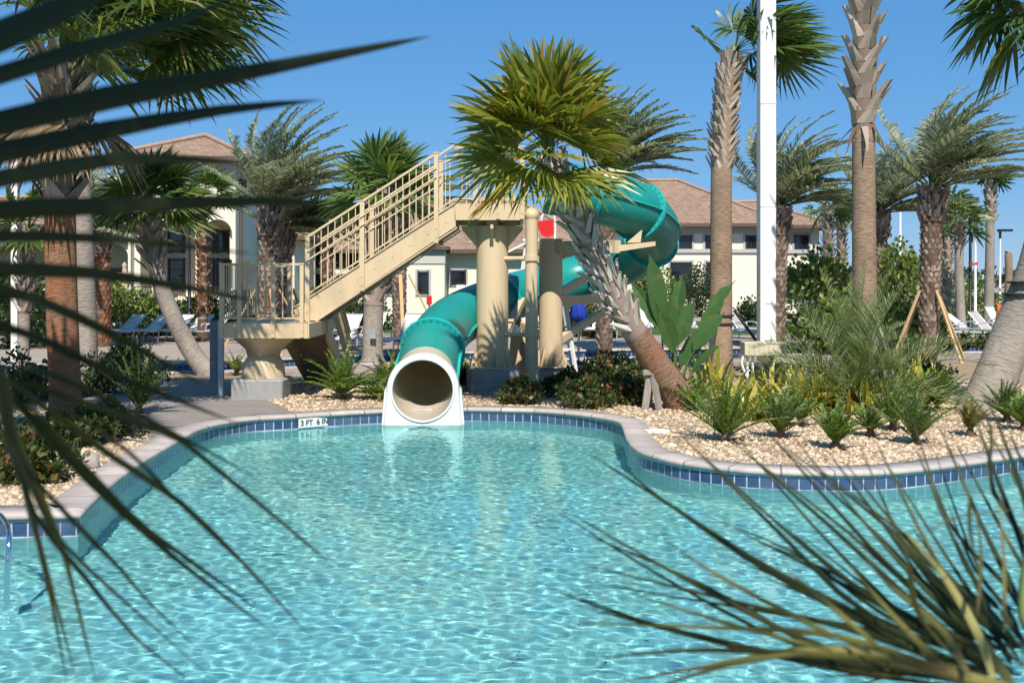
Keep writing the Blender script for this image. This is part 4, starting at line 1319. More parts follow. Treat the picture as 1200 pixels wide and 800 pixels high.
window(hm, X(496, Ym - 2), Z(331, Ym - 2), .55, 1.15, Ym - 2, 1, 1, .12)
window(hm, X(455, Ym - 2), Z(331, Ym - 2), .7, 1.15, Ym - 2, 1, 2, .12)
for px in (390, 408, 418, 366): window(hm, X(px, Ym), Z(305, Ym), .8, .7, Ym, 2, 1)
window(hm, X(537, Ym), Z(325, Ym), .85, .75, Ym, 1, 1, .1)
for px in (372, 397): window(hm, X(px, Ym), Z(335, Ym), .7, 1.3, Ym, 1, 2)
mb = MB(); mb.box((X(545, Ym), Ym - .05, 1.05), (1.0, .1, 2.1)); d = mb.build('door', M_white, hm)
mb = MB(); mb.box((X(552, Ym), Ym - .13, 1.0), (.05, .06, .14)); mb.build('handle', M_black, d)

# --- small block beside the clubhouse
Ys = 55.0
hs = thing('house', 'small cream annexe with low tile roof between the tower house and date palms', 'house', (X(305, Ys), Ys, 0))
sx0, sx1 = X(281, Ys), X(345, Ys); sz = Z(281, Ys)
mb = MB(); mb.box(((sx0 + sx1) / 2, Ys + 3, sz / 2), (sx1 - sx0, 6, sz)); mb.build('wall', M_stucco, hs)
mb = MB(); hip(mb, sx0 - .3, sx1 + .8, Ys - .6, Ys + 6.6, sz + .2, Z(255, Ys + 3), 1.2, 1.2); mb.build('roof', [M_roof, M_soffit, M_ridge], hs)
window(hs, X(296, Ys), Z(325, Ys), .8, 2.0, Ys, 2, 3, .1); window(hs, X(318, Ys), Z(325, Ys), .8, 2.0, Ys, 2, 3, .1)

# --- tower house on the left
Yc = 50.0
hc = thing('house', 'tall cream tower house with arched loggia and pyramid tile roof at left', 'house', (X(213, Yc), Yc, 0))
cx0, cx1 = X(150, Yc), X(276, Yc); cz = Z(190, Yc); floor = 1.0
ops = []
for a, b in ((153, 178), (187, 229), (238, 272)):
    ops.append(arch(X(a, Yc), X(b, Yc), floor, Z(274, Yc), Z(257, Yc)))
ops.append([(X(255, Yc), Z(224, Yc)), (X(265, Yc), Z(224, Yc)), (X(265, Yc), Z(209, Yc)), (X(255, Yc), Z(209, Yc))])
ops.append([(X(204, Yc), Z(224, Yc)), (X(214, Yc), Z(224, Yc)), (X(214, Yc), Z(209, Yc)), (X(204, Yc), Z(209, Yc))])
facade('wall', cx0, cx1, 0, cz, Yc, .45, ops, M_stucco, hc)
mb = MB(); mb.box(((cx0 + cx1) / 2, Yc + 4.0, cz / 2), (cx1 - cx0 - .05, 2.6, cz - .1)); mb.box(((cx0 + cx1) / 2, Yc + 1.4, Z(243, Yc)), (cx1 - cx0 - .1, 2.6, .3))
mb.box((cx1 - .2, Yc + 4.0, cz / 2 + 1.6), (.4, 7.9 - .9, cz - 3.4)); mb.box((cx0 + .2, Yc + 4.2, cz / 2), (.4, 7.4, cz - .02)); mb.box((cx1 - .2, Yc + 6.2, cz / 2), (.41, 3.4, cz - .04))
mb.build('wall', M_stucco, hc)
mb = MB(); mb.box(((cx0 + cx1) / 2, Yc + 1.4, floor / 2), (cx1 - cx0 - .1, 2.5, floor - .02)); mb.build('loggia_floor', M_tanw, hc)
mb = MB(); mw = (cx1 - cx0) / 2 + .75; hip(mb, cx0 - .75, cx1 + .75, Yc - .75, Yc + 8.6, cz + .2, Z(160, Yc + 4), mw, mw); mb.build('roof', [M_roof, M_soffit, M_ridge], hc)
mb = MB(); mb.box(((cx0 + cx1) / 2, Yc - .05, cz - .35), (cx1 - cx0 + .1, .12, .7)); mb.box((cx1 + .05, Yc + 4, cz - .35), (.12, 7.9, .7)); mb.build('moulding_and_eave_shade', M_stuccog, hc)  # grey band below the roof, eave shade put into the colour
for px in (260, 209): window(hc, X(px, Yc), Z(216.5, Yc), .34, .55, Yc + .1, 1, 2, .0)
for yy in (51.4, 53.2): window(hc, yy, Z(217, 52), .5, 1.1, 0, 1, 2, .0, side=cx1)
for px, w_ in ((207, .75), (262, .6), (246, .4), (165, .6)):
    window(hc, X(px, Yc + 2.6), Z(283, Yc + 2.6), w_, 1.0, Yc + 2.6, 1, 2); window(hc, X(px, Yc + 2.6), Z(322, Yc + 2.6), w_, 1.5, Yc + 2.6, 1, 3)
mb = MB(); mb.tube([(cx1 + .1, Yc + .6, cz - .1), (cx1 + .1, Yc + .6, 0)], .08, 8); mb.build('downpipe', M_soffit, hc)
for a, b in ((153, 178), (187, 229), (238, 272)):
    mb = MB(); xa, xb = X(a, Yc) + .02, X(b, Yc) - .02
    mb.bar((xa, Yc + .2, floor + 1.0), (xb, Yc + .2, floor + 1.0), .05); mb.bar((xa, Yc + .2, floor + .12), (xb, Yc + .2, floor + .12), .04)
    n = int((xb - xa) / .12)
    for k in range(1, n): mb.bar((xa + (xb - xa) * k / n, Yc + .2, floor + .12), (xa + (xb - xa) * k / n, Yc + .2, floor + 1.0), .02)
    mb.build('balcony_railing', M_black, hc)

# --- wing further left
Yw = 54.0
hw = thing('house', 'low cream wing with tile roof half hidden behind the reddish palm trunk', 'house', (X(60, Yw), Yw, 0))
wx0, wx1 = X(-140, Yw), X(152, Yw); wz = Z(268, Yw)
ops = [arch(X(a, Yw), X(a + 34, Yw), .3, Z(300, Yw), Z(286, Yw)) for a in (-90, -48, -6, 36, 78, 116)]
facade('wall', wx0, wx1, 0, wz, Yw, .4, ops, M_stucco, hw)
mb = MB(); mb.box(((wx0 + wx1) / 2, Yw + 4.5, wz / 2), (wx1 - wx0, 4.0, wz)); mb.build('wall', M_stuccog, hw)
mb = MB(); hip(mb, wx0 - .7, wx1 + .4, Yw - .8, Yw + 9, wz + .2, Z(232, Yw + 4), 4, 2.2); mb.build('roof', [M_roof, M_soffit, M_ridge], hw)
for px in (10, 52, 95, 132): window(hw, X(px, Yw + 2.5), 1.7, 1.2, 2.4, Yw + 2.5, 2, 3)

# low tan garden wall
gw = MB(); gw.cbox(((X(150, 46) + X(262, 46)) / 2, 46, .66), (X(262, 46) - X(150, 46), .35, 1.32), .03); gw.box(((X(150, 46) + X(262, 46)) / 2, 46, 1.36), (X(262, 46) - X(150, 46) + .1, .45, .09))
tag(gw.build('garden_wall', M_tanw), 'low tan rendered wall behind the left loungers below the tower house', 'wall')
gw = MB(); gw.cbox(((X(640, 52) + X(780, 52)) / 2, 52, .55), (X(780, 52) - X(640, 52), .3, 1.1), .03)
tag(gw.build('garden_wall', M_white), 'low white wall seen through the slide supports behind the river', 'wall')
# black pool fence
pf = thing('pool_fence', 'black metal picket fence between the stair landing and the low house', 'fence', (X(330, 45), 45, 0))
xa, xb = X(270, 45), X(425, 45)
for k in range(5):
    xx = xa + (xb - xa) * k / 4; mb = MB(); mb.box((xx, 45, .68), (.07, .07, 1.36)); mb.build('post', M_black, pf)
for k in range(4):
    a, b = xa + (xb - xa) * k / 4, xa + (xb - xa) * (k + 1) / 4; mb = MB()
    mb.bar((a, 45, 1.25), (b, 45, 1.25), .04); mb.bar((a, 45, .15), (b, 45, .15), .04)
    n = int((b - a) / .12)
    for q in range(1, n): mb.bar((a + (b - a) * q / n, 45, .05), (a + (b - a) * q / n, 45, 1.3), .018)
    mb.build('picket_panel', M_black, pf)
# ------------------------------------------------------------------ palms
def brace(root, c, r, h, spread, mat, n=3, a0=.4, w_=.09, strap=True, strap_h=None, lean=V((0, 0, 0))):
    for k in range(n):
        a = a0 + 2 * math.pi * k / n; d = V((math.cos(a), math.sin(a), 0))
        mb = MB(); mb.bar(c + d * spread + V((0, 0, -.03)), c + lean + d * (r + .05) + V((0, 0, h)), w_, .045)
        mb.build('brace', mat, root)
    if strap:
        mb = MB(); mb.lathe(c + lean + V((0, 0, h - .14)), [(r * 1.1, 0), (r * 1.1 + .012, .02), (r * 1.1, .04)], 16)
        mb.lathe(c + lean + V((0, 0, h - .34)), [(r * 1.1, 0), (r * 1.1 + .012, .02), (r * 1.1, .04)], 16); mb.build('strap', M_rubber, root)

L_bright = leafmat('bright_fan_leaf', [(0, (.05, .10, .03)), (.5, (.11, .18, .045)), (1, (.22, .27, .08))], .3, .38, .45)
# hero palm leaning left over the bed
hp = [P(806, 482, 18.9), P(786, 452, 18.85), P(762, 416, 18.7), P(733, 372, 18.5), P(705, 322, 18.3), P(680, 268, 18.15), P(655, 212, 18.0), P(644, 180, 17.95)]
hero = thing('leaning_palm', 'fan palm leaning left and a big yellow green crown in front of the slide', 'palm tree', hp[0])
hpp = catmull(hp, 5)
mb = MB(); mb.tube([hp[0] + V((.15, 0, -.35))] + hpp[:14], [.33] + [.30 - .006 * i for i in range(14)], 16)
mb.build('trunk', barkmat('reddish_ringed_bark', (.30, .20, .135), (.15, .085, .055), 8, .9, (1.2, .8, .65)), hero)
mb = MB(); mb.tube(hpp[13:], [.22 - .003 * i for i in range(len(hpp) - 13)], 12); mb.build('upper_trunk', M_bootd, hero)
mb = MB(); boots(mb, hpp, lambda t: .22 - .04 * t, .35, .97, 21, 6, .40, .13, .20, thick=.05, rng=random.Random(3), jit=.5, cross=.5)
mb.build('leaf_bases', leafmat('silver_leaf_boots', [(0, (.27, .225, .18)), (.5, (.42, .37, .31)), (1, (.56, .51, .44))], 0, .9, .15), hero)
rng = random.Random(21); top = hpp[-1] + V((-.02, 0, .05))
mb = MB(); sheath(mb, top, .17, .6, 1)
targets = [(-1.0, -.3, .55, 1.15), (-.9, -.5, .15, 1.15), (-.95, .2, -.1, 1.05), (-.55, -.5, .9, 1.1), (-.25, -.4, 1.1, 1.15), (0, .4, 1.2, 1.1), (.2, -.5, 1.15, 1.2), (.5, .3, 1.0, 1.1), (.75, -.3, .75, 1.0),
           (.9, .2, .4, 1.0), (.8, -.5, .0, .95), (.6, -.6, -.45, 1.0), (.25, -.8, -.5, .95), (-.2, -.9, -.35, 1.0), (-.6, -.7, -.45, 1.05), (-.85, .3, -.5, 1.0), (.1, -.9, .3, .95), (-.45, -.9, .35, 1.0), (.5, -.8, .5, 1.0),
           (-.1, -.7, .8, 1.0), (.7, .6, -.3, .9), (.1, .8, .3, 1.0), (-.5, .7, .5, 1.0), (.95, 0, -.25, .9), (-.75, -.1, -.2, 1.1),
           (-.4, -.2, 1.0, 1.2), (.1, .1, 1.3, 1.2), (.4, .1, 1.1, 1.15), (-.15, -.3, 1.2, 1.15), (.3, -.6, .9, 1.05), (-.7, .2, .7, 1.1), (.65, 0, .9, 1.05), (-.3, -.8, .6, 1.0), (.3, -.9, .1, .95), (-.75, -.6, .4, 1.1), (.75, -.6, .25, .95), (-.1, -.9, 0, .95), (-1.0, -.2, .35, 1.2), (-.8, -.6, .65, 1.15), (-.6, -.3, 1.2, 1.2), (.15, -.4, 1.4, 1.2)]
for (x, y, z, s) in targets:
    d = V((x + rng.uniform(-.1, .1), y, z + rng.uniform(-.1, .1))).normalized()
    if rng.random() < .14: continue
    fan_leaf(mb, top + d * .12, d, .55 * s * rng.uniform(.7, 1.45), 1.10 * s * rng.uniform(.85, 1.12), 25, rng.uniform(2.4, 3.5), .26, .03, rng, 2 if (x < -.8 and z < -.3) else 0, 1)
for k in range(3):
    az = rng.uniform(0, 6.28); d = V((math.cos(az) * .5, math.sin(az) * .5, -.6))
    fan_leaf(mb, top - V((0, 0, .1)), d, .35, .75, 14, 1.8, .5, .05, rng, 3 if k % 3 == 0 else 0, 1)
mb.build('crown', [L_hero, M_stalk, leafmat('yellowed_fan_leaf', [(0, (.30, .22, .03)), (.6, (.42, .29, .05)), (1, (.45, .22, .06))], .3), L_dead], hero)
bc = P(763, 478, 18.7); bc.z = 0
for (dx, dy, tx) in ((-.13, -.10, -.03), (.13, -.16, .03), (.0, .35, .0)):
    mb = MB(); mb.bar(bc + V((dx, dy, -.03)), bc + V((tx, dy * .4, .62)), .12, .06); mb.build('brace', M_greywood, hero)
mb = MB(); mb.cbox(bc + V((0, 0, .67)), (.32, .26, .09), .02); mb.build('brace_pad', M_greywood, hero)

def G0(px, Y): return V((X(px, Y), Y, 0))
# tall palm with the crown swept right
fan_palm('palm_tree', 'tall palm with cross hatched grey stubs and a wind swept crown behind the white pole', [G0(845, 26), P(845, 300, 26), P(846, 180, 26), P(852, 95, 26), P(860, 62, 26)], .28, .22, 22, .85, 1.15, -30, 70, .9, .35,
         V((.85, 0, .35)), B_brown, L_sabal, (.625, .97, 26, 6, .36, .17, .42), M_boot, seed=5, cat='palm tree', nseg=26, flare=1.1)
r_ = bpy.data.objects['palm_tree']
brace(r_, G0(845, 26), .28, 1.55, 1.5, M_rubber, 3, .1, .12)
# palm whose crown is above the frame
pc = fan_palm('palm_tree', 'thick palm with pale peeling leaf stubs whose crown rises above the frame', [G0(1014, 20.5), P(1013, 330, 20.5), P(1012, 160, 20.5), P(1013, 40, 20.5), P(1014, -110, 20.5)], .245, .18, 20, .7, .9, -10, 80, .7, .3,
         V((1.2, 0, .2)), B_brown, L_sabal, (.545, .97, 17, 5, .58, .22, .32), M_boot, seed=8, nseg=20, flare=1.1)
mb = MB(); boots(mb, [P(1012, 170, 20.5), P(1012, 140, 20.5)], lambda t: .22, -.2, .4, 1, 6, .75, .13, -1.4 * .1, rng=random.Random(4))
rr_ = random.Random(9)
for k in range(7):
    a = k * .9; b0 = P(1012, 150, 20.5) + V((math.cos(a) * .22, math.sin(a) * .22, 0)); e = b0 + V((math.cos(a) * rr_.uniform(.1, .35), math.sin(a) * .25, -rr_.uniform(.4, .7)))
    mb.strip([b0, b0.lerp(e, .5) + V((0, 0, .05)), e], [.13, .08, .01], V((math.sin(a), -math.cos(a), 0)))
mb.build('hanging_stubs', M_bootd, pc)
brace(pc, G0(1014, 20.5), .26, 1.45, .9, M_greywood, 3, .5, .1)
# leaning palm at the right border
pr = fan_palm('palm_tree', 'broad smooth grey trunk leaning right at the right border, crown over the top corner', [P(1150, 482, 18.6), P(1168, 440, 18.6), P(1190, 380, 18.6), P(1215, 310, 18.5), P(1236, 200, 18.3), P(1236, 60, 18), P(1222, -10, 17.8)], .40, .20, 26, .7, 1.05, -55, 70, .25, .45,
         V((-.15, -.1, 0)), B_grey, L_sabal, (.72, .98, 12, 5, .5, .2, .35), M_boot, seed=12, nseg=24, flare=1.15)
mb = MB(); q1, q2 = P(1201, 346, 18.55), P(1206, 332, 18.5)
for q in (q1, q2): mb.lathe(q, [(.345, 0), (.36, .02), (.345, .04)], 18)
mb.build('strap', M_rubber, pr)

# big left palm
pl = fan_palm('palm_tree', 'stout reddish trunk palm at left with shaggy stubs and a huge drooping crown', [G0(78, 17.3), P(74, 400, 17.3), P(71, 300, 17.3), P(70, 180, 17.3), P(72, 75, 17.3)], .25, .24, 0, bark=B_red, boot=(.60, 1.0, 12, 7, .55, .2, .55), bootm=M_bootd, seed=31, flare=1.35)
rng = random.Random(77); top = P(72, 70, 17.3); mb = MB(); sheath(mb, top, .22, .7, 1)
for i in range(32):
    az = i * 2.4; el = math.radians(0 + 82 * (i / 31) + rng.uniform(-8, 8))
    d = V((math.cos(az) * math.cos(el) + .45, math.sin(az) * math.cos(el), math.sin(el))).normalized()
    fan_leaf(mb, top + d * .15, d, 1.25 * rng.uniform(.8, 1.35), 1.25 * rng.uniform(.9, 1.2), 26, 3.4, .5, .4, rng, 0, 1)
for i in range(11):
    d = V((1, rng.uniform(-.7, .6), .15 + .07 * i)).normalized()
    fan_leaf(mb, top + d * .15, d, 1.5 + .12 * i, 1.35, 28, 3.2, .6, .35, rng, 0, 1)
for i in range(10):
    az = rng.uniform(0, 6.28); d = V((math.cos(az) * .6, math.sin(az) * .6, -.6)); fan_leaf(mb, top - V((0, 0, .4)), d, .9, .9, 14, 1.8, .6, .1, rng, 2, 2)
mb.build('crown', [leafmat('drooping_fan_leaf', [(0, (.03, .06, .014)), (.5, (.07, .115, .02)), (.85, (.13, .16, .03)), (1, (.24, .19, .08))], .3, .38), M_stalk, L_dead], pl)
fan_palm('palm_tree', 'plain pale grey trunk palm standing just right of the reddish palm trunk', [G0(103, 23), P(101, 360, 23), P(95, 220, 23), P(90, 70, 23)], .22, .2, 18, .8, 1.0, 0, 80, .4, .4, V((.2, 0, 0)), B_grey, L_sabal, (.72, .98, 10, 6, .4, .18, .45), M_bootd, seed=33)
fan_palm('palm_tree', 'thin pale palm trunk at the left border beside the white post', [G0(26, 24), P(30, 330, 24), P(34, 270, 24)], .13, .13, 16, .6, .75, -30, 75, .4, .35, V((.2, 0, 0)), B_grey, L_sabal, (.45, .98, 14, 6, .3, .13, .5), M_boot, seed=34)
fan_palm('palm_tree', 'leaning palm with a curved grey trunk and dark fan crown left of the stair', [G0(246, 25.6), P(222, 408, 25.6), P(196, 355, 25.5), P(180, 300, 25.4), P(176, 236, 25.3)], .24, .16, 28, .62, .92, -40, 80, .3, .32, V((.05, 0, .1)), B_grey, L_sabal, (.62, .98, 10, 6, .42, .17, .42), M_boot, seed=35, nseg=24)
fan_palm('palm_tree', 'slim palm with a rusty stubbed trunk in front of the tower house arches', [G0(238, 41), P(237, 320, 41), P(237, 232, 41)], .2, .17, 16, .7, .85, -30, 70, .5, .3, V((.35, 0, .1)), B_dark, L_sabal, (.15, .98, 24, 7, .3, .17, .5), M_bootr, seed=36)
fan_palm('palm_tree', 'small palm with a rusty trunk seen through the stair railing', [G0(384, 42), P(384, 320, 42), P(383, 262, 42)], .2, .18, 16, .6, .8, -30, 70, .3, .3, V((.1, 0, .1)), B_dark, L_sabal, (.1, .98, 20, 7, .3, .17, .5), M_bootr, seed=37)
pm = fan_palm('palm_tree', 'thick grey palm behind the stair with ragged stubs on the lower trunk', [G0(437, 29.8), P(437, 390, 29.8), P(441, 300, 29.8), P(451, 222, 29.8)], .30, .24, 30, .75, 1.15, -35, 85, .25, .25, V((.05, 0, .1)), B_grey, L_bright, (.33, .98, 16, 6, .5, .2, .55), M_boot, seed=38, nseg=24)
mb = MB(); q = P(437, 392, 29.4); mb.box(q, (.16, .1, .22)); mb.build('meter_box', M_galv, pm)

date_palm('date_palm', 'large feathery date palm swept right in front of the annexe at left', [G0(313, 34), P(315, 300, 34), P(318, 245, 34)], .27, .31, 46, 3.5, .45, 12, 84, .9, V((.22, 0, .2)), seed=41)
date_palm('date_palm', 'smaller date palm close behind the large one near the stair landing', [G0(334, 37), P(333, 320, 37), P(334, 272, 37)], .24, .26, 34, 3.0, .7, 0, 75, 1.1, V((.45, 0, .1)), seed=42)
date_palm('date_palm', 'date palm whose grey green crown shows right of the leaning palm crown', [G0(708, 33), P(708, 300, 33), P(712, 208, 33)], .24, .28, 50, 3.0, .5, 15, 82, .75, V((.5, 0, .35)), seed=43)
d3 = date_palm('date_palm', 'date palm with a cross hatched trunk directly right of the white pole', [G0(909, 34), P(911, 330, 34), P(913, 244, 34)], .25, .28, 42, 3.2, .5, 10, 80, 1.2, V((.3, 0, .25)), seed=44)
d4 = date_palm('date_palm', 'date palm with a bulbous crown base above the right loungers', [G0(1088, 30.5), P(1090, 330, 30.5), P(1093, 222, 30.5)], .24, .30, 44, 3.3, .45, 10, 84, 1.1, V((.28, 0, .25)), seed=45)
date_palm('date_palm', 'date palm half hidden behind the thick palm with peeling stubs', [G0(1032, 39), P(1031, 320, 39), P(1031, 250, 39)], .24, .27, 38, 3.2, .5, 5, 80, 1.1, V((.3, 0, .15)), seed=46)
d6 = date_palm('date_palm', 'date palm with a dark cross hatched trunk behind the thick stair palm', [G0(468, 38), P(468, 330, 38), P(470, 250, 38)], .22, .24, 28, 2.6, .7, 5, 75, .9, V((.3, 0, .1)), seed=47)
date_palm('date_palm', 'short date palm with rusty stubs left of the leaning grey trunk', [G0(120, 37), P(119, 320, 37), P(118, 272, 37)], .28, .30, 36, 3.0, .7, 0, 75, .8, V((.25, 0, .1)), seed=48, bootm=M_bootr)
brace(bpy.data.objects['date_palm'], G0(313, 34), .33, 2.0, 1.5, M_lumber, 4, .5, .1, False)
brace(bpy.data.objects['date_palm.001'], G0(334, 37), .3, 2.0, 1.3, M_lumber, 3, .9, .1, False)
brace(d4, G0(1088, 30.5), .26, 2.0, 1.3, M_lumber, 4, .35, .075, False)
brace(d6, G0(468, 38), .28, 2.5, 1.6, M_lumber, 4, .2, .12, False)
# far small palms on the right
fan_palm('palm_tree', 'small far palm with pale stubs left of the thick palm above the shrubs', [G0(968, 66), P(970, 290, 66), P(969, 240, 66)], .3, .28, 16, .8, 1.1, -40, 80, .4, .35, V((.15, 0, .1)), B_dark, L_sabal, (.2, .98, 18, 6, .5, .25, .5), M_boot, seed=51, nseg=14)
fan_palm('palm_tree', 'hazy far palm nearly touching the left edge of the thick palm trunk', [G0(986, 72), P(986, 300, 72), P(986, 252, 72)], .28, .26, 16, .8, 1.1, -40, 80, .4, .35, V((.15, 0, .1)), B_dark, L_sabal, (.3, .98, 14, 6, .5, .25, .5), M_boot, seed=52, nseg=14)
fan_palm('palm_tree', 'far stubbed palm just right of the bulbous date palm trunk', [G0(1108, 48), P(1108, 300, 48), P(1110, 245, 48)], .26, .22, 16, .6, .8, -40, 80, .4, .35, V((.1, 0, .1)), B_brown, L_sabal, (.25, .98, 20, 6, .35, .2, .5), M_boot, seed=53, nseg=14)
fan_palm('palm_tree', 'far palm with smooth grey trunk beside the black lamp post', [G0(1127, 45), P(1124, 320, 45), P(1124, 258, 45)], .2, .17, 16, .6, .75, -50, 75, .4, .35, V((.1, 0, .1)), B_grey, L_sabal, (.75, .98, 8, 6, .35, .2, .5), M_boot, seed=54, nseg=14)
fan_palm('palm_tree', 'slender far palm standing alone with a small ragged crown at right', [G0(1158, 50), P(1160, 300, 50), P(1160, 214, 50)], .24, .18, 12, .4, .75, -10, 70, .5, .35, V((.25, 0, .2)), B_grey, L_sabal, (.72, .98, 8, 6, .4, .22, .4), M_boot, seed=55, nseg=14)
for px, Y, lab in ((1182, 52, 'bare topless palm stump at far right near the parked cars'),):
    fan_palm('palm_stump', lab, [G0(px, Y), P(px, 305, Y), P(px - 1, 297, Y)], .2, .16, 0, bark=B_brown, cat='palm stump')
# off-frame palms near the photographer that shade the left bank
fan_palm('palm_tree', 'palm behind the photographer whose shade falls on the near fronds', [V((-1.0, -2.9, 0)), V((-.9, -2.6, 3)), V((-.75, -2.5, 5.1))], .22, .18, 30, .8, 1.1, -40, 80, .2, .3, seed=61)
fan_palm('palm_tree', 'palm outside the frame on the left bank shading the path', [V((-9.7, 14.6, 0)), V((-9.7, 14.6, 4)), V((-9.7, 14.6, 6.2))], .22, .18, 30, .9, 1.2, -40, 80, .3, .3, seed=62)
fan_palm('palm_tree', 'second palm outside the frame on the left bank', [V((-6.9, 10.6, 0)), V((-6.9, 10.7, 4)), V((-6.8, 10.8, 6.6))], .22, .18, 30, .9, 1.2, -40, 80, .3, .3, seed=63)

# ------------------------------------------------------------------ feather palm in the right bed
fb = G(1003, 482); ft = thing('feather_palm', 'bushy feathery palm with long arching grey green fronds in the right bed', 'palm', fb)
mb = MB(); mb.lathe(fb, [(.16, -.05), (.2, .08), (.15, .2), (.1, .3)], 10); mb.build('stem', B_dark, ft)
rng = random.Random(5); mb = MB()
for d in crown_dirs(46, 15, 88, rng):
    pinnate(mb, fb + V((0, 0, .2)), d, rng.uniform(1.7, 2.45), rng.uniform(.8, 1.5), 40, .55, .015, .1, 0, 1, rng, .72, .75, .22, .08, .016, 8, 0)
mb.build('fronds', [L_pindo, M_stalk], ft)
mb = MB(); q = G(1040, 478); mb.bar(q + V((.05, .1, 0)), q + V((-.12, .1, .75)), .14, .06); mb.build('brace', M_greywood, ft)
mb = MB(); q = G(945, 470); mb.bar(q + V((0, .3, 0)), q + V((.18, .3, .75)), .12, .05); mb.build('brace', M_greywood, ft)

# cycads and small cycad-like plants
cyc = [(850, 518, .92, 34, 'bright green upright cycad right of the wooden brace'), (915, 514, .66, 22, 'upright cycad on gravel below the yellow plants left of the feather palm'), (979, 527, .55, 24, 'small cycad at the gravel edge below the feather palm'),
       (1046, 505, .62, 26, 'small cycad just right of the feather palm base'), (1073, 521, .70, 22, 'cycad nearest the coping right of the feather palm'), (1098, 482, .72, 28, 'bushy cycad behind the others near the leaning grey trunk'), (1137, 512, .48, 12, 'browned small cycad in front of the leaning grey trunk'),
       (1180, 495, .62, 24, 'spiky cycad at the right border below the leaning grey trunk'), (938, 500, .5, 16, 'little cycad between the feather palm and the upright cycad on gravel'), (1060, 490, .6, 22, 'dark cycad behind the cycad nearest the coping'), (1020, 512, .42, 14, 'tiny cycad in front of the feather palm base'), (1200, 505, .5, 16, 'cycad cut by the right border')]
for i, (px, py, L, nf_, lab) in enumerate(cyc):
    cycad('cycad', lab, G(px, py), nf_, L, 30 + (i * 7) % 22, 88, .35 + .12 * (i % 4), (L_cycad, L_bright, L_cycad)[i % 3] if i not in (6,) else leafmat('browned_cycad_leaf', [(0, (.10, .12, .02)), (.6, (.18, .15, .03)), (1, (.26, .17, .05))], .25), 'cycads in the right gravel bed', 100 + i, .15 + .01 * (i % 3), .017, 30, wind=.25)
cycad('cycad', 'broad dark cycad under the stair left of the slide mouth', G(402, 468), 26, 1.0, 25, 85, .8, L_cycad, seed=120, leaf=.2, wid=.02, pairs=30)
cycad('cycad', 'low cycad between the dark cycad and the slide mouth', G(450, 452), 16, .7, 15, 75, .9, L_cycad, seed=121, leaf=.16, wid=.02)
cycad('cycad', 'low spreading cycad touching the slide skirt', G(440, 468), 18, .62, 5, 60, .8, L_cycad, seed=122, leaf=.15, wid=.02)
cycad('cycad', 'tall dark cycad with stiff fronds beside the shaded path at left', G(163, 484), 16, 1.15, 45, 85, .35, leafmat('dark_cycad_leaf', [(0, (.02, .04, .012)), (.7, (.05, .085, .02)), (1, (.09, .13, .03))], .2), seed=123, leaf=.22, wid=.03, pairs=26)
cycad('cycad', 'small bright cycad beside the landing pedestal', G(277, 440), 14, .6, 25, 80, .7, L_light, seed=124, leaf=.14, wid=.02)
cycad('cycad', 'small cycad at the foot of the leaning palm brace on the right', G(815, 482), 14, .75, 25, 80, .7, L_cycad, seed=125, leaf=.18, wid=.024)
# yellow strap plants
for i, (px, py, n, L, lab) in enumerate([(868, 480, 34, .6, 'yellow strap leaved plant at the foot of the white pole, left clump'), (898, 478, 34, .55, 'yellow strap leaved plant directly below the white pole'), (940, 483, 36, .62, 'yellow strap leaved plant just left of the feather palm'),
        (965, 480, 30, .6, 'yellow strap leaved plant partly under the feather palm fronds'), (1060, 480, 30, .6, 'yellow strap leaved plant right of the feather palm beside a wooden stake'), (466, 440, 16, .5, 'yellow flowered strap plant left of the slide collar'),
        (547, 436, 16, .45, 'small yellow strap plant between the slide and first column'), (828, 462, 30, .7, 'yellow green strap plant behind the upright cycad'), (883, 492, 30, .55, 'yellow strap leaved plant between the two upright cycads'), (1085, 470, 26, .6, 'yellow strap leaved plant at the back of the bed by the river'), (1010, 486, 22, .5, 'yellow strap leaved plant low against the feather palm stem')]):
    strap_plant('strap_plant', lab, G(px, py), int(n * 1.7), L * 1.45, .08, L_yellow, 'yellow strap plants', 200 + i)
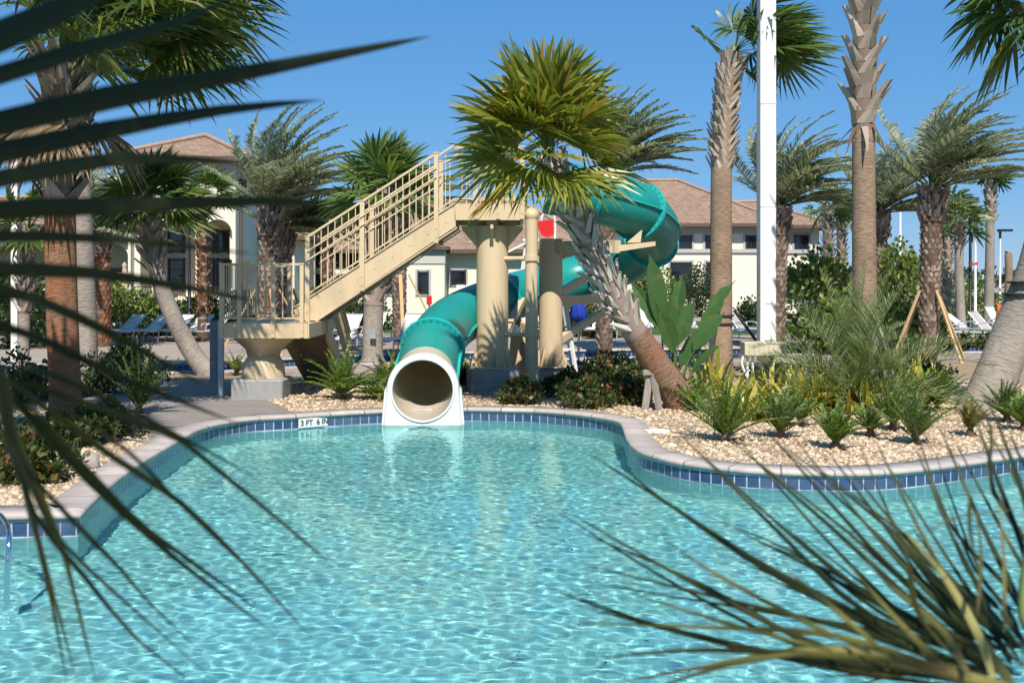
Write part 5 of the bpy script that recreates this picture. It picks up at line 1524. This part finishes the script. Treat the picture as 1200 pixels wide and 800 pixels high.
# shrubs
for i, (px, py, rx, h, nl, lf, lab) in enumerate([
        (609, 474, .36, .42, 900, L_rust, 'small rusty green shrub in front of the slim pipe post'), (686, 478, .50, .50, 1300, L_rust, 'rusty green shrub at the coping below the leaning palm'),
        (660, 466, .40, .48, 900, L_dark, 'dark shrub against the rear column footing'), (708, 462, .6, .6, 1500, L_rust, 'tall rusty shrub behind the leaning palm lower trunk'), (738, 474, .55, .55, 1400, L_rust, 'mounded shrub beside the weathered wooden brace'),
        (720, 446, .7, .55, 1300, L_dark, 'dark shrub in the shade under the leaning palm'), (760, 452, .6, .55, 1200, L_dark, 'dark green shrub between leaning palm and paddle leaves'),
        (128, 512, .52, .42, 1300, L_rust, 'green shrub at the tip of the left gravel bed'), (85, 522, .55, .40, 1300, L_rust, 'reddish green shrub below the reddish palm trunk'), (36, 562, .55, .45, 1400, L_rust, 'reddish shrub nearest the left coping'), (0, 545, .5, .45, 1200, L_rust, 'rusty shrub cut by the left border'),
        (20, 470, .8, .8, 1400, L_dark, 'dark shrub behind the left bed near the thin trunk'), (150, 455, .9, .85, 1600, L_dark, 'dark leafy shrub behind the tall dark cycad'), (108, 462, .8, .7, 1300, L_dark, 'dark shrub behind the pale grey palm trunk'),
        (905, 452, .5, .5, 900, L_dark, 'dark green shrub just right of the white pole base'), (985, 458, .6, .55, 1000, L_dark, 'dark shrub hidden behind the feather palm'), (1078, 452, .8, .5, 1200, L_dark, 'dark shrub beside the river right of the feather palm'),
        (475, 457, .4, .4, 800, L_dark, 'low dark shrub left of the slide mouth'), (545, 452, .3, .35, 500, L_dark, 'tiny dark shrub between slide collar and first column footing'), (1010, 470, .5, .4, 900, L_light, 'light green shrub at the feather palm base')]):
    shrub('shrub', lab, G(px, py), rx, rx * .8, h, nl, .085, lf, None, 300 + i)
# taller leafy shrubs beyond the river
for i, (px, Y, rx, h, nl, lf, lab) in enumerate([
        (965, 36, 1.45, 3.0, 3000, L_light, 'tall light green leafy shrub left of the thick palm trunk'), (1052, 37, 1.15, 3.3, 2600, L_light, 'tall light green leafy shrub between the thick palm and bulbous date palm'), (1000, 33, 1.2, 1.8, 2200, L_light, 'mid height light shrub behind the feather palm'),
        (1075, 34, .8, 1.3, 1200, L_light, 'low light green shrub left of the right loungers'), (138, 43, 1.6, 2.0, 2400, L_light, 'rounded olive shrub in front of the tower house'), (60, 40, 1.8, 2.3, 2400, L_dark, 'dark hedge shrub behind the left palm trunks'), (15, 36, 1.5, 2.4, 2200, L_dark, 'dark leafy shrub at the far left behind the white post'),
        (235, 44.8, 1.3, 1.5, 1600, L_dark, 'dark shrub in front of the tan garden wall'), (186, 44.5, 1.2, 1.7, 1600, L_dark, 'dark green shrub left of the curved leaning trunk'), (285, 44, 1.4, 1.6, 1600, L_dark, 'dark shrub behind the stair landing'), (368, 44, 1.0, 1.7, 1500, L_light, 'bright green shrub seen through the landing posts'),
        (820, 68, 1.1, 3.3, 1800, L_dark, 'small conical evergreen against the right house wall'), (690, 44, 1.3, 1.4, 1800, L_rust, 'grey leafy shrub seen under the slide behind the rear column'), (650, 50, 1.6, 2.9, 2200, L_dark, 'leafy shrub behind the slide below the mid house roof'), (765, 52, 1.2, 3.0, 1500, L_light, 'shrub hidden behind the slide bend'),
        (395, 48, 2.2, 1.2, 1500, L_rust, 'reddish low hedge behind the mid loungers'), (425, 50, 1.5, 1.3, 1400, L_dark, 'dark green hedge left of the thick stair palm'), (880, 55, 1.3, 1.2, 1200, L_dark, 'dark low shrub behind the loungers near the white pole'), (1140, 58, 2.2, 2.3, 1800, L_light, 'yellow green shrub row behind the black lamp post'),
        (1105, 35.2, .45, .55, 600, L_rust, 'small reddish shrub at the river edge left of the loungers'), (1130, 35.0, .4, .5, 500, L_rust, 'second small rusty shrub at the river edge'), (1158, 35.2, .45, .55, 600, L_rust, 'third rusty shrub at the river edge nearest the leaning trunk')]):
    shrub('shrub', lab, G0(px, Y), rx, rx * .8, h, nl, .17 if h > 1 else .09, lf, None, 400 + i, clump=int(nl / 28), zmin=.05, twig=14)

# bird of paradise
bb = P(790, 440, 21.0); bb.z = 0; Yb = 20.8
paddle_plant('paddle_plant', 'tall plant with big upright paddle leaves beside the leaning palm', [
    (P(760, 296, Yb), 1.5, .40, (.25, -1, .1)), (P(738, 330, Yb + .2), 1.15, .32, (-.35, -1, .2)), (P(862, 329, Yb), 1.15, .34, (.2, -.5, 1)), (P(800, 322, Yb + .3), 1.0, .40, (-.5, -.6, .8)), (P(850, 366, Yb - .2), .95, .40, (0, -.7, .8)),
    (P(846, 404, Yb - .4), .9, .36, (0, -.6, .9)), (P(785, 345, Yb), 1.0, .32, (.3, -1, .3)), (P(815, 350, Yb - .1), .95, .32, (-.3, -.9, .6)), (P(772, 365, Yb - .2), .9, .36, (.1, -1, .2)), (P(830, 385, Yb), .9, .36, (-.1, -.9, .4)), (P(760, 395, Yb - .2), .8, .32, (-.3, -1, .2))], bb)
# rock
mb = MB(); r = random.Random(2); c = G(103, 549)
vs = []; 
for i in range(6):
    for k in range(10):
        t = math.pi * i / 5; a = 2 * math.pi * k / 10; f = r.uniform(.85, 1.12)
        vs.append(c + V((.17 * f * math.sin(t) * math.cos(a), .12 * f * math.sin(t) * math.sin(a), .07 + .13 * f * math.cos(t))))
fs = [(i * 10 + k, (i + 1) * 10 + k, (i + 1) * 10 + (k + 1) % 10, i * 10 + (k + 1) % 10) for i in range(5) for k in range(10)]
mb.add(vs, fs, 0, True); tag(mb.build('rock', M_rock, fix=True), 'single pale rounded rock on the left gravel bed', 'rock')
mb = MB(); c = G(770, 507); mb.cbox(c + V((0, 0, .02)), (.34, .2, .05), .01, .2); mb.box(c + V((0, 0, .05)), (.2, .02, .012), .2)
tag(mb.build('skimmer_lid', M_white), 'pale rectangular skimmer lid on the coping corner right of the wooden brace', 'skimmer lid')

# ------------------------------------------------------------------ white light pole and lamps
wp = G0(898, 25); wt = thing('light_pole', 'tall square white pole with a slatted box round its base in the right bed', 'light pole', wp)
mb = MB(); mb.cbox(wp + V((0, 0, 4.6)), (.37, .40, 9.4), .02, 0); mb.box(wp + V((.02, -.205, 1.9)), (.16, .02, .32)); mb.box(wp + V((0, -.203, 4.0)), (.375, .012, .02)); mb.box(wp + V((0, -.203, 6.4)), (.375, .012, .02)); mb.build('pole', M_polew, wt)
mb = MB(); bx = V((X(894, 24.6), 24.6, Z(408, 24.6))); mb.cbox(bx, (.95, .5, .30), .01)
for k in range(9): mb.box(bx + V((-.44 + .11 * k, -.258, 0)), (.07, .02, .28))
mb.build('slatted_box', pmat('cream_slats', (.58, .53, .38), (.50, .45, .31), 3, .6), wt)
for px in (876, 882): 
    mb = MB(); mb.tube([V((X(px, 24.5), 24.5, 0)), V((X(px, 24.5), 24.5, Z(414, 24.5)))], .03, 8); mb.build('conduit', M_white, wt)
mb = MB(); q = V((X(872, 24.4), 24.4, .25)); mb.tube(catmull([q + V((-.02, 0, .3)), q + V((-.05, 0, .12)), q + V((.03, 0, -.1)), q + V((.12, 0, -.25))], 4), .03, 8); mb.build('conduit', M_white, wt)

def lamp(px, Y, ytop, label, head='mushroom', mat=None):
    b = G0(px, Y); t = thing('lamp_post', label, 'lamp post', b); zt_ = Z(ytop, Y)
    mb = MB(); mb.lathe(b, [(.12, 0), (.12, .35), (.07, .4), (.055, zt_ - .5)], 12); mb.build('post', mat or M_black, t)
    mb = MB()
    if head == 'mushroom':
        mb.lathe(b + V((0, 0, zt_ - .5)), [(.06, 0), (.13, .12), (.12, .30)], 12); mb.lathe(b + V((0, 0, zt_ - .22)), [(.38, 0), (.36, .05), (.2, .13), (.05, .2)], 18)
    else:
        mb.bar(b + V((0, 0, zt_ - .5)), b + V((0, 0, zt_)), .12); mb.box(b + V((.30, 0, zt_)), (.85, .35, .14))
    mb.build('lamp_head', M_black, t); return t
lamp(222, 44, 251, 'black mushroom topped lamp post in front of the tower house arches')
l2 = lamp(1137, 47, 229, 'black mushroom topped lamp post with a small red sign beyond the right loungers')
b = P(1137, 309, 46.8); mb = MB(); mb.cbox(b + V((.1, -.08, 0)), (.42, .03, .12), .005); s_ = mb.build('sign', M_red, l2)
mb = MB(); mb.box(b + V((.05, -.10, 0)), (.2, .012, .05)); mb.build('marking', M_white, s_)
lamp(1172, 66, 270, 'far thin white pole with a black shoebox lamp at right', 'box', M_white)
lamp(1055, 58, 190, 'tall white pole with a black shoebox lamp behind the light shrubs', 'box', M_white)
lamp(1143, 56, 255, 'white pole standing directly behind the black lamp post', 'box', M_white)
p5 = G0(18, 26); mb = MB(); mb.cbox(p5 + V((0, 0, 3.0)), (.16, .16, 6.0), .01); mb.lathe(p5, [(.16, 0), (.16, .06)], 12); mb.cbox(p5 + V((0, 0, 6.04)), (.2, .2, .08), .01)
tag(mb.build('white_post', M_polew), 'slim square white post at the left border beside the thin palm', 'post')
ap = G0(503, 46); at_ = thing('alarm_post', 'thin grey post with a small red box in front of the mid house window', 'alarm post', ap)
mb = MB(); mb.lathe(ap, [(.07, 0), (.045, .06), (.045, 1.35)], 10); mb.build('post', M_galv, at_)
mb = MB(); mb.cbox(ap + V((0, -.03, 1.45)), (.22, .14, .36), .02); mb.build('alarm_box', M_red, at_)
mb = MB(); bt = G0(212, 42); mb.lathe(bt, [(.03, 0), (.03, 2.1)], 8)
# tiered urn by the wing
fo = V((X(146, 48), 48, 0)); fth = thing('urn_fountain', 'tiered stone urn standing left of the tower house arches', 'fountain', fo)
mb = MB(); mb.lathe(fo, [(.5, 0), (.5, .3), (.3, .4), (.25, 1.3), (.32, 1.45)], 16); mb.build('pedestal', M_tanw, fth)
mb = MB(); mb.lathe(fo + V((0, 0, 1.45)), [(.2, 0), (.55, .2), (.72, .42), (.7, .46), (.2, .4), (.14, .85), (.2, .95)], 18); mb.build('bowl', M_tanw, fth)
mb = MB(); mb.lathe(fo + V((0, 0, 2.4)), [(.12, 0), (.32, .12), (.4, .25), (.12, .24), (.08, .5), (.13, .58), (.03, .72)], 16); mb.build('upper_bowl', M_tanw, fth)
# blue cloth bundle under the slide
bp_ = P(678, 400, 29.0); bp_.z = 0; bt = thing('folded_parasol', 'bright blue folded parasol seen behind the rear slide column', 'parasol', bp_)
mb = MB(); mb.lathe(bp_, [(.25, 0), (.25, .07), (.03, .1), (.028, 2.05)], 10); mb.build('pole', M_black, bt)
mb = MB(); z0_ = Z(377, 29)
pr_ = [(.05, z0_), (.17, z0_ + .04), (.2, z0_ + .2), (.16, z0_ + .45), (.10, z0_ + .7), (.03, z0_ + .8)]
vs = []; seg = 18
for rr2, zz in pr_:
    for k in range(seg):
        a = 2 * math.pi * k / seg; q = rr2 * (1 + .35 * math.sin(a * 6 + zz * 3)); vs.append(bp_ + V((q * math.cos(a), q * math.sin(a), zz)))
mb.add(vs, [(i * seg + k, i * seg + (k + 1) % seg, (i + 1) * seg + (k + 1) % seg, (i + 1) * seg + k) for i in range(len(pr_) - 1) for k in range(seg)], 0, True); mb.build('cloth', M_blue, bt)

# ------------------------------------------------------------------ loungers
def make_lounger(label, sling, ang):
    t = thing('sun_lounger', label, 'sun lounger', (0, 0, 0), 'sun loungers on the deck'); t.scale = (1.1, 1.1, 1.1)
    mb = MB()
    for sx in (-.32, .32): mb.tube([(sx, -1.0, .34), (sx, -.9, .37), (sx, .35, .37), (sx, .95, .37)], .022, 8)
    for yy in (-1.0, .35, .95): mb.tube([(-.32, yy, .355), (.32, yy, .355)], .02, 8)
    mb.build('frame', M_alu, t)
    for sx in (-.32, .32):
        for yy, dy in ((-.78, -.06), (.62, .10)):
            mb = MB(); mb.tube([(sx, yy, .36), (sx, yy + dy, .02), (sx, yy + dy, 0)], .02, 8); mb.build('leg', M_alu, t)
        mb = MB(); mb.tube(catmull([(sx, -.05, .37), (sx, -.03, .56), (sx, .08, .60), (sx, .42, .58), (sx, .52, .38)], 4), .018, 8); mb.build('armrest', M_alu, t)
    mb = MB(); 
    vs = []
    for k in range(9):
        y = -1.0 + 1.32 * k / 8; z = .385 - .02 * math.sin(math.pi * k / 8) - (.05 if k == 0 else 0)
        vs += [(-.30, y, z), (.30, y, z), (.30, y, z - .02), (-.30, y, z - .02)]
    fs = []
    for k in range(8):
        for q in range(4): fs.append((k * 4 + q, k * 4 + (q + 1) % 4, k * 4 + 4 + (q + 1) % 4, k * 4 + 4 + q))
    mb.add(vs, fs, 0); mb.build('seat', sling, t, fix=True)
    mb = MB(); c_, s_ = math.cos(ang), math.sin(ang); L = .80
    vs = []
    for k in range(7):
        u = L * k / 6; y = .34 + u * c_; z = .385 + u * s_; n = (-s_, c_)
        b = -.025 * math.sin(math.pi * k / 6)
        vs += [(-.30, y + n[0] * b, z + n[1] * b), (.30, y + n[0] * b, z + n[1] * b), (.30, y - n[0] * .022, z - n[1] * .022), (-.30, y - n[0] * .022, z - n[1] * .022)]
    fs = [(3, 2, 1, 0), (24, 25, 26, 27)]
    for k in range(6):
        for q in range(4): fs.append((k * 4 + q, k * 4 + (q + 1) % 4, k * 4 + 4 + (q + 1) % 4, k * 4 + 4 + q))
    mb.add(vs, fs, 0); bk = mb.build('backrest', sling, t, fix=True)
    mb = MB()
    for sx in (-.315, .315): mb.tube([(sx, .34, .37), (sx, .34 + L * c_, .37 + L * s_)], .02, 8)
    mb.tube([(-.315, .34 + L * c_, .37 + L * s_), (.315, .34 + L * c_, .37 + L * s_)], .02, 8); mb.tube([(0, .34 + .5 * c_, .36 + .5 * s_), (0, .93, .37)], .015, 6)
    mb.build('back_frame', M_alu, t)
    return t
R_ = math.radians
lw = make_lounger('white sun lounger', M_sling, R_(62)); lg = make_lounger('grey sun lounger', M_slingg, R_(48)); lf_ = make_lounger('low white sun lounger', M_sling, R_(38))
spots = [(lw, 396, 34.4, -35, 'white sun lounger left of the thick stair palm'), (lw, 470, 34.6, -30, 'white sun lounger right of the thick stair palm'), (lw, 496, 34.8, -30, 'white sun lounger half hidden by the slide collar'), (lw, 428, 37.0, -30, 'white sun lounger directly behind the thick stair palm'),
         (lw, 374, 37.4, -20, 'white sun lounger behind the stair stringer'),
         (lf_, 170, 40.5, -28, 'low white sun lounger left of the curved leaning trunk'), (lf_, 197, 40.8, -25, 'low white sun lounger behind the curved leaning trunk'), (lf_, 222, 41.0, -22, 'low white sun lounger just right of the curved leaning trunk'), (lg, 240, 40.0, -60, 'grey sun lounger left of the stair landing'), (lf_, 140, 41.0, -25, 'low white sun lounger at the left end of the row'),
         (lg, 1092, 39.6, 60, 'grey sun lounger left most beside the bulbous date palm'), (lg, 1128, 39.2, 55, 'grey sun lounger in front of the black lamp post'), (lw, 1112, 42.5, 48, 'white sun lounger behind the lumber brace at right'), (lf_, 1142, 42.2, 50, 'low white sun lounger right of the black lamp post'), (lg, 1168, 41, 40, 'grey sun lounger next to the leaning grey trunk'), (lw, 1180, 45, 40, 'white sun lounger below the orange cloth'),
         (lw, 700, 42.5, -25, 'white sun lounger under the slide right of the rear column'), (lw, 722, 43.0, -25, 'white sun lounger behind the leaning palm trunk'), (lw, 748, 42.6, -20, 'white sun lounger left of the paddle leaves'), (lw, 640, 43, -20, 'white sun lounger behind the slim pipe post'), (lw, 610, 44, -20, 'white sun lounger behind the equipment cabinet'),
         (lf_, 866, 40, 45, 'low white sun lounger left of the white pole'), (lg, 880, 42, 45, 'grey sun lounger close behind the white pole'), (lg, 820, 43, 45, 'grey sun lounger behind the paddle leaves')]
used = set()
for src, px, Y, rz, lab in spots:
    loc = (X(px, Y), Y, 0)
    if src.name not in used:
        used.add(src.name); src.location = loc; src.rotation_euler = (0, 0, R_(rz)); src['label'] = lab
    else: copy_tree(src, loc, R_(rz), lab)
# orange cloth on a chair far right
oc = P(1181, 350, 44.4); oc.z = 0; mb = MB()
vs = []; n = 10
for i in range(n):
    for k in range(n):
        u, v = i / (n - 1), k / (n - 1)
        vs.append(oc + V(((u - .5) * .95, .12 * math.sin(u * 7) + .1 * math.cos(v * 5), .45 + .95 * v + .12 * math.sin(u * 5 + v * 3))))
fs = [(i * n + k, (i + 1) * n + k, (i + 1) * n + k + 1, i * n + k + 1) for i in range(n - 1) for k in range(n - 1)]
mb.add(vs, fs, 0, True); mb.add([p + V((0, .05, 0)) for p in vs], [f[::-1] for f in fs], 0, True)
tag(mb.build('orange_towel', M_orange), 'crumpled bright orange towel hanging over a lounger back at far right', 'towel')

# ------------------------------------------------------------------ parked cars
def car(px, Y, rz, paint, label):
    b = G0(px, Y); t = thing('parked_car', label, 'car', (0, 0, 0), 'parked cars')
    prof = [(-2.2, .35), (-2.25, .75), (-2.1, .95), (-1.3, 1.02), (-.7, 1.45), (.9, 1.5), (1.75, 1.05), (2.2, .98), (2.25, .6), (2.2, .35)]
    mb = MB(); mb.prism(prof, -.85, .85, 'y'); mb.build('body', paint, t, fix=True)
    for sy in (-.86, .86):
        mb = MB(); mb.prism([(-1.1, 1.05), (-.62, 1.38), (.15, 1.41), (.15, 1.05)], sy - .012, sy + .012); mb.build('window', M_glass, t, fix=True)
        mb = MB(); mb.prism([(.22, 1.05), (.22, 1.41), (.85, 1.42), (1.5, 1.08)], sy - .012, sy + .012); mb.build('window', M_glass, t, fix=True)
        for sx in (-1.4, 1.4):
            mb = MB(); mb.tube([(sx, sy - .1, .33), (sx, sy + .06 * (1 if sy > 0 else 1), .33)], .33, 18); wh = mb.build('wheel', M_rubber, t)
            mb = MB(); mb.tube([(sx, sy - .12 if sy < 0 else sy + .05, .33), (sx, sy - .1 if sy < 0 else sy + .08, .33)], .2, 14); mb.build('rim', M_alu, wh)
    for sy in (-.6, .6):
        mb = MB(); mb.box((-2.24, sy, .74), (.04, .35, .14)); mb.build('headlight', M_lens, t)
        mb = MB(); mb.box((2.24, sy, .82), (.05, .3, .16)); mb.build('taillight', M_red, t)
    t.location = b; t.rotation_euler = (0, 0, R_(rz)); return t
car(1160, 75, 8, M_carp, 'dark parked car far beyond the right loungers'); car(1096, 80, 5, M_car2, 'silver parked car far behind the bulbous date palm trunk')
car(1215, 78, 5, M_car2, 'silver parked car at the far right border')

# ------------------------------------------------------------------ near fronds at the camera
def blade(mb, pts, depths, wpx, mat=0, n=10):
    # leaflet through photo pixels at real distances: a folded ribbon of real width
    p3 = catmull([P(x, y, d) for (x, y), d in zip(pts, depths)], max(2, int(n / (len(pts) - 1))))
    m = len(p3); dm = sum(depths) / len(depths)
    vs = []; fs = []
    for i in range(m):
        t = i / (m - 1); T = (p3[min(i + 1, m - 1)] - p3[max(i - 1, 0)]).normalized()
        S = T.cross(V((0.1, 1, .15))).normalized(); Fn = S.cross(T).normalized()
        w_ = wpx * dm / K * (min(1, .55 + t * 2.2)) * (1 - max(0, t - .40) / .60) ** .7
        vs += [p3[i] - S * w_ / 2 + Fn * w_ * .22, p3[i], p3[i] + S * w_ / 2 + Fn * w_ * .22]
    for i in range(m - 1):
        for q in (0, 1): fs.append((i * 3 + q, i * 3 + q + 1, i * 3 + 4 + q, i * 3 + 3 + q))
    mb.add(vs, fs, mat, True)
    return p3[0]
nb = V((-1.25, .55, 0)); nf = thing('near_palm', 'out of focus palm with dark narrow leaflets fanning in from the left border', 'palm', nb)
mb = MB(); mb.tube([nb, nb + V((.02, .1, .9)), nb + V((.08, .2, 1.75))], [.10, .08, .06], 10); mb.build('trunk', B_dark, nf)
mb = MB(); hub = P(-170, 262, .95)
A_ = [([(-150, 100), (0, 38), (110, -10), (200, -60)], 52), ([(-150, 130), (0, 86), (110, 52), (207, 25), (275, -4)], 30), ([(-150, 178), (0, 143), (130, 113), (260, 90), (400, 63), (508, 42)], 38), ([(-150, 205), (0, 178), (130, 151), (260, 129), (382, 117)], 34),
      ([(-150, 232), (0, 209), (115, 189), (200, 186), (285, 190)], 28), ([(-150, 258), (0, 246), (150, 241), (300, 236), (392, 238)], 30), ([(-150, 285), (0, 277), (150, 282), (300, 298)], 20), ([(-150, 305), (0, 316), (110, 321), (220, 338), (310, 355)], 24),
      ([(-150, 318), (0, 344), (60, 362), (130, 392), (250, 458)], 30), ([(-150, 330), (0, 385), (60, 405), (150, 447), (290, 500)], 24)]
for pts, w_ in A_: blade(mb, pts, [.9 + .07 * i for i in range(len(pts))], w_ * .74)
mb.tube(catmull([nb + V((.08, .2, 1.75)), P(-330, 420, .82), hub, P(-190, 150, 1.0), P(-170, 40, 1.05)], 5), [.02] * 5 + [.014] * 16, 6, 1)
mb.build('frond', [L_fore, M_stalk], nf)
mb = MB()
B_ = [([(-10, 440), (37, 452), (187, 505), (244, 542), (356, 634), (384, 658)], 13), ([(-8, 452), (11, 465), (101, 562), (206, 656), (330, 748)], 19), ([(0, 440), (131, 536), (210, 589), (281, 656), (372, 755)], 14), ([(8, 500), (37, 600), (97, 675), (161, 750), (235, 806)], 13),
      ([(2, 460), (8, 487), (34, 600), (56, 675), (92, 805)], 16), ([(6, 470), (22, 525), (67, 630), (86, 694), (114, 806)], 15), ([(14, 520), (52, 607), (77, 642), (140, 700), (255, 800)], 13), ([(20, 540), (85, 612), (140, 667), (175, 707), (240, 768)], 12),
      ([(30, 470), (145, 598), (207, 647), (282, 700), (305, 720)], 12), ([(60, 470), (150, 530), (220, 600), (300, 676)], 9), ([(-6, 470), (25, 560), (45, 640), (66, 735), (78, 800)], 12), ([(-5, 430), (60, 440), (170, 490), (310, 565)], 12)]
for i, (pts, w_) in enumerate(B_): blade(mb, pts, [1.0 + .08 * k + .02 * (i % 3) for k in range(len(pts))], w_ * .72, 2 if i in (4, 5) else 0)
mb.tube(catmull([nb + V((.08, .2, 1.75)), P(-180, 430, .88), P(-40, 425, .97), P(0, 440, 1.0), P(14, 520, 1.05), P(34, 560, 1.08)], 5), [.012] * 10 + [.007] * 16, 6, 0)
mb.build('frond', [leafmat('near_olive_frond_leaf', [(0, (.022, .034, .010)), (.6, (.042, .055, .016)), (1, (.08, .085, .026))], .2, .5, .3, None, ((.14, .12, .04), 8.0)), M_stalk, L_forey], nf)
nb2 = V((1.15, 1.15, 0)); ng = thing('near_palm', 'out of focus feathery palm with yellow ribs and dark leaflets in the lower right corner', 'palm', nb2)
mb = MB(); mb.tube([nb2, nb2 + V((-.1, .05, .8)), nb2 + V((-.22, .1, 1.35))], [.12, .10, .06], 10); mb.build('trunk', B_dark, ng)
S_ = 1 / 2.222
def q_(l): return [(660 + a * S_, 470 + b * S_) for a, b in l]
D_ = [([(1100, 715), (560, 450), (300, 285), (50, 125)], 11), ([(1120, 735), (700, 650), (330, 470), (0, 280)], 11), ([(1130, 740), (800, 610), (480, 530), (0, 412)], 11), ([(1140, 742), (760, 690), (460, 640), (200, 570), (-10, 492)], 11), ([(1150, 690), (800, 560), (560, 340), (250, 30)], 11),
      ([(1160, 680), (1000, 600), (700, 330), (430, 95)], 11), ([(1170, 660), (1040, 600), (800, 380), (490, 30)], 12), ([(1180, 640), (1020, 520), (860, 340), (560, 105)], 11), ([(1190, 640), (1060, 520), (900, 400), (650, 80)], 12), ([(1200, 640), (1120, 600), (980, 430), (800, 75)], 12),
      ([(1210, 640), (1150, 560), (1050, 430), (905, 90)], 12), ([(1230, 620), (1180, 500), (1090, 320), (965, 30)], 12), ([(1240, 560), (1199, 380), (1130, 200), (1050, -20)], 12), ([(1260, 460), (1199, 235), (1150, 100), (1095, -30)], 12), ([(1180, 700), (1000, 640), (760, 480), (560, 310)], 10),
      ([(1170, 700), (900, 570), (640, 430), (440, 330)], 10), ([(1150, 710), (900, 640), (650, 500), (440, 410)], 10), ([(1190, 690), (1080, 600), (960, 470), (830, 270)], 11), ([(1200, 690), (1120, 560), (1040, 400), (960, 240)], 11), ([(1140, 725), (1000, 715), (820, 712), (640, 718)], 10)]
mb = MB()
rj = random.Random(8)
for i, (l, w_) in enumerate(D_):
    blade(mb, q_(l), [1.35 + .12 * k + .03 * (i % 4) for k in range(len(l))], w_ * .72)
    l2 = [(a + rj.uniform(-30, 30) + (40 if k else 0) , b + rj.uniform(-20, 20) + 45 * k / len(l)) for k, (a, b) in enumerate(l)]
    l3 = [(a + rj.uniform(-40, 40) - (50 if k else 0), b + rj.uniform(-20, 20) - 30 * k / len(l)) for k, (a, b) in enumerate(l)]
    if i % 2: blade(mb, q_(l3), [1.5 + .12 * k for k in range(len(l))], w_ * .5)
    blade(mb, q_(l2), [1.42 + .12 * k + .03 * (i % 3) for k in range(len(l))], w_ * .58)
rp = catmull([nb2 + V((-.22, .1, 1.35)), P(1330, 900, 1.25), P(1260, 790, 1.32), P(1215, 745, 1.36), P(1200, 700, 1.4), P(1220, 560, 1.5)], 6)
mb.tube(rp, [.016 - .00035 * i for i in range(len(rp))], 6, 1)
mb.build('frond', [L_fore, M_stalk], ng)
mb = MB()
E_ = [([(1230, 800), (1090, 733), (800, 655), (600, 650), (380, 690), (120, 735)], 20), ([(1000, 700), (700, 610), (400, 590), (0, 575)], 13), ([(900, 680), (560, 655), (300, 650), (80, 670)], 13), ([(800, 655), (600, 560), (380, 440), (250, 350)], 11), ([(850, 665), (680, 520), (560, 420)], 10), ([(1000, 705), (860, 560), (740, 420)], 12), ([(1060, 720), (990, 600), (850, 480), (780, 400)], 14),
      ([(1130, 745), (1080, 600), (980, 440), (880, 330)], 16), ([(1170, 740), (1100, 640), (1040, 560)], 20), ([(700, 650), (500, 600), (300, 540), (150, 490)], 10), ([(1060, 250), (1060, 330), (1075, 420)], 9), ([(960, 330), (1040, 300), (1190, 280)], 6), ([(640, 655), (420, 690), (200, 760)], 12), ([(1150, 600), (1150, 420), (1130, 250)], 9), ([(1080, 560), (1090, 400), (1070, 260)], 9), ([(900, 420), (930, 560), (1040, 690)], 12)]
for i, (l, w_) in enumerate(E_): blade(mb, q_(l), [1.2 + .08 * k + .02 * (i % 3) for k in range(len(l))], w_ * .62)
rp = catmull([nb2 + V((-.22, .1, 1.35)), P(1290, 930, 1.1), P(1210, 830, 1.16), P(1150, 799, 1.22), P(1020, 765, 1.28), P(930, 763, 1.32)], 6)
mb.tube(rp, [.014 - .0003 * i for i in range(len(rp))], 6, 0)
mb.build('frond', [L_forey, M_stalk], ng)
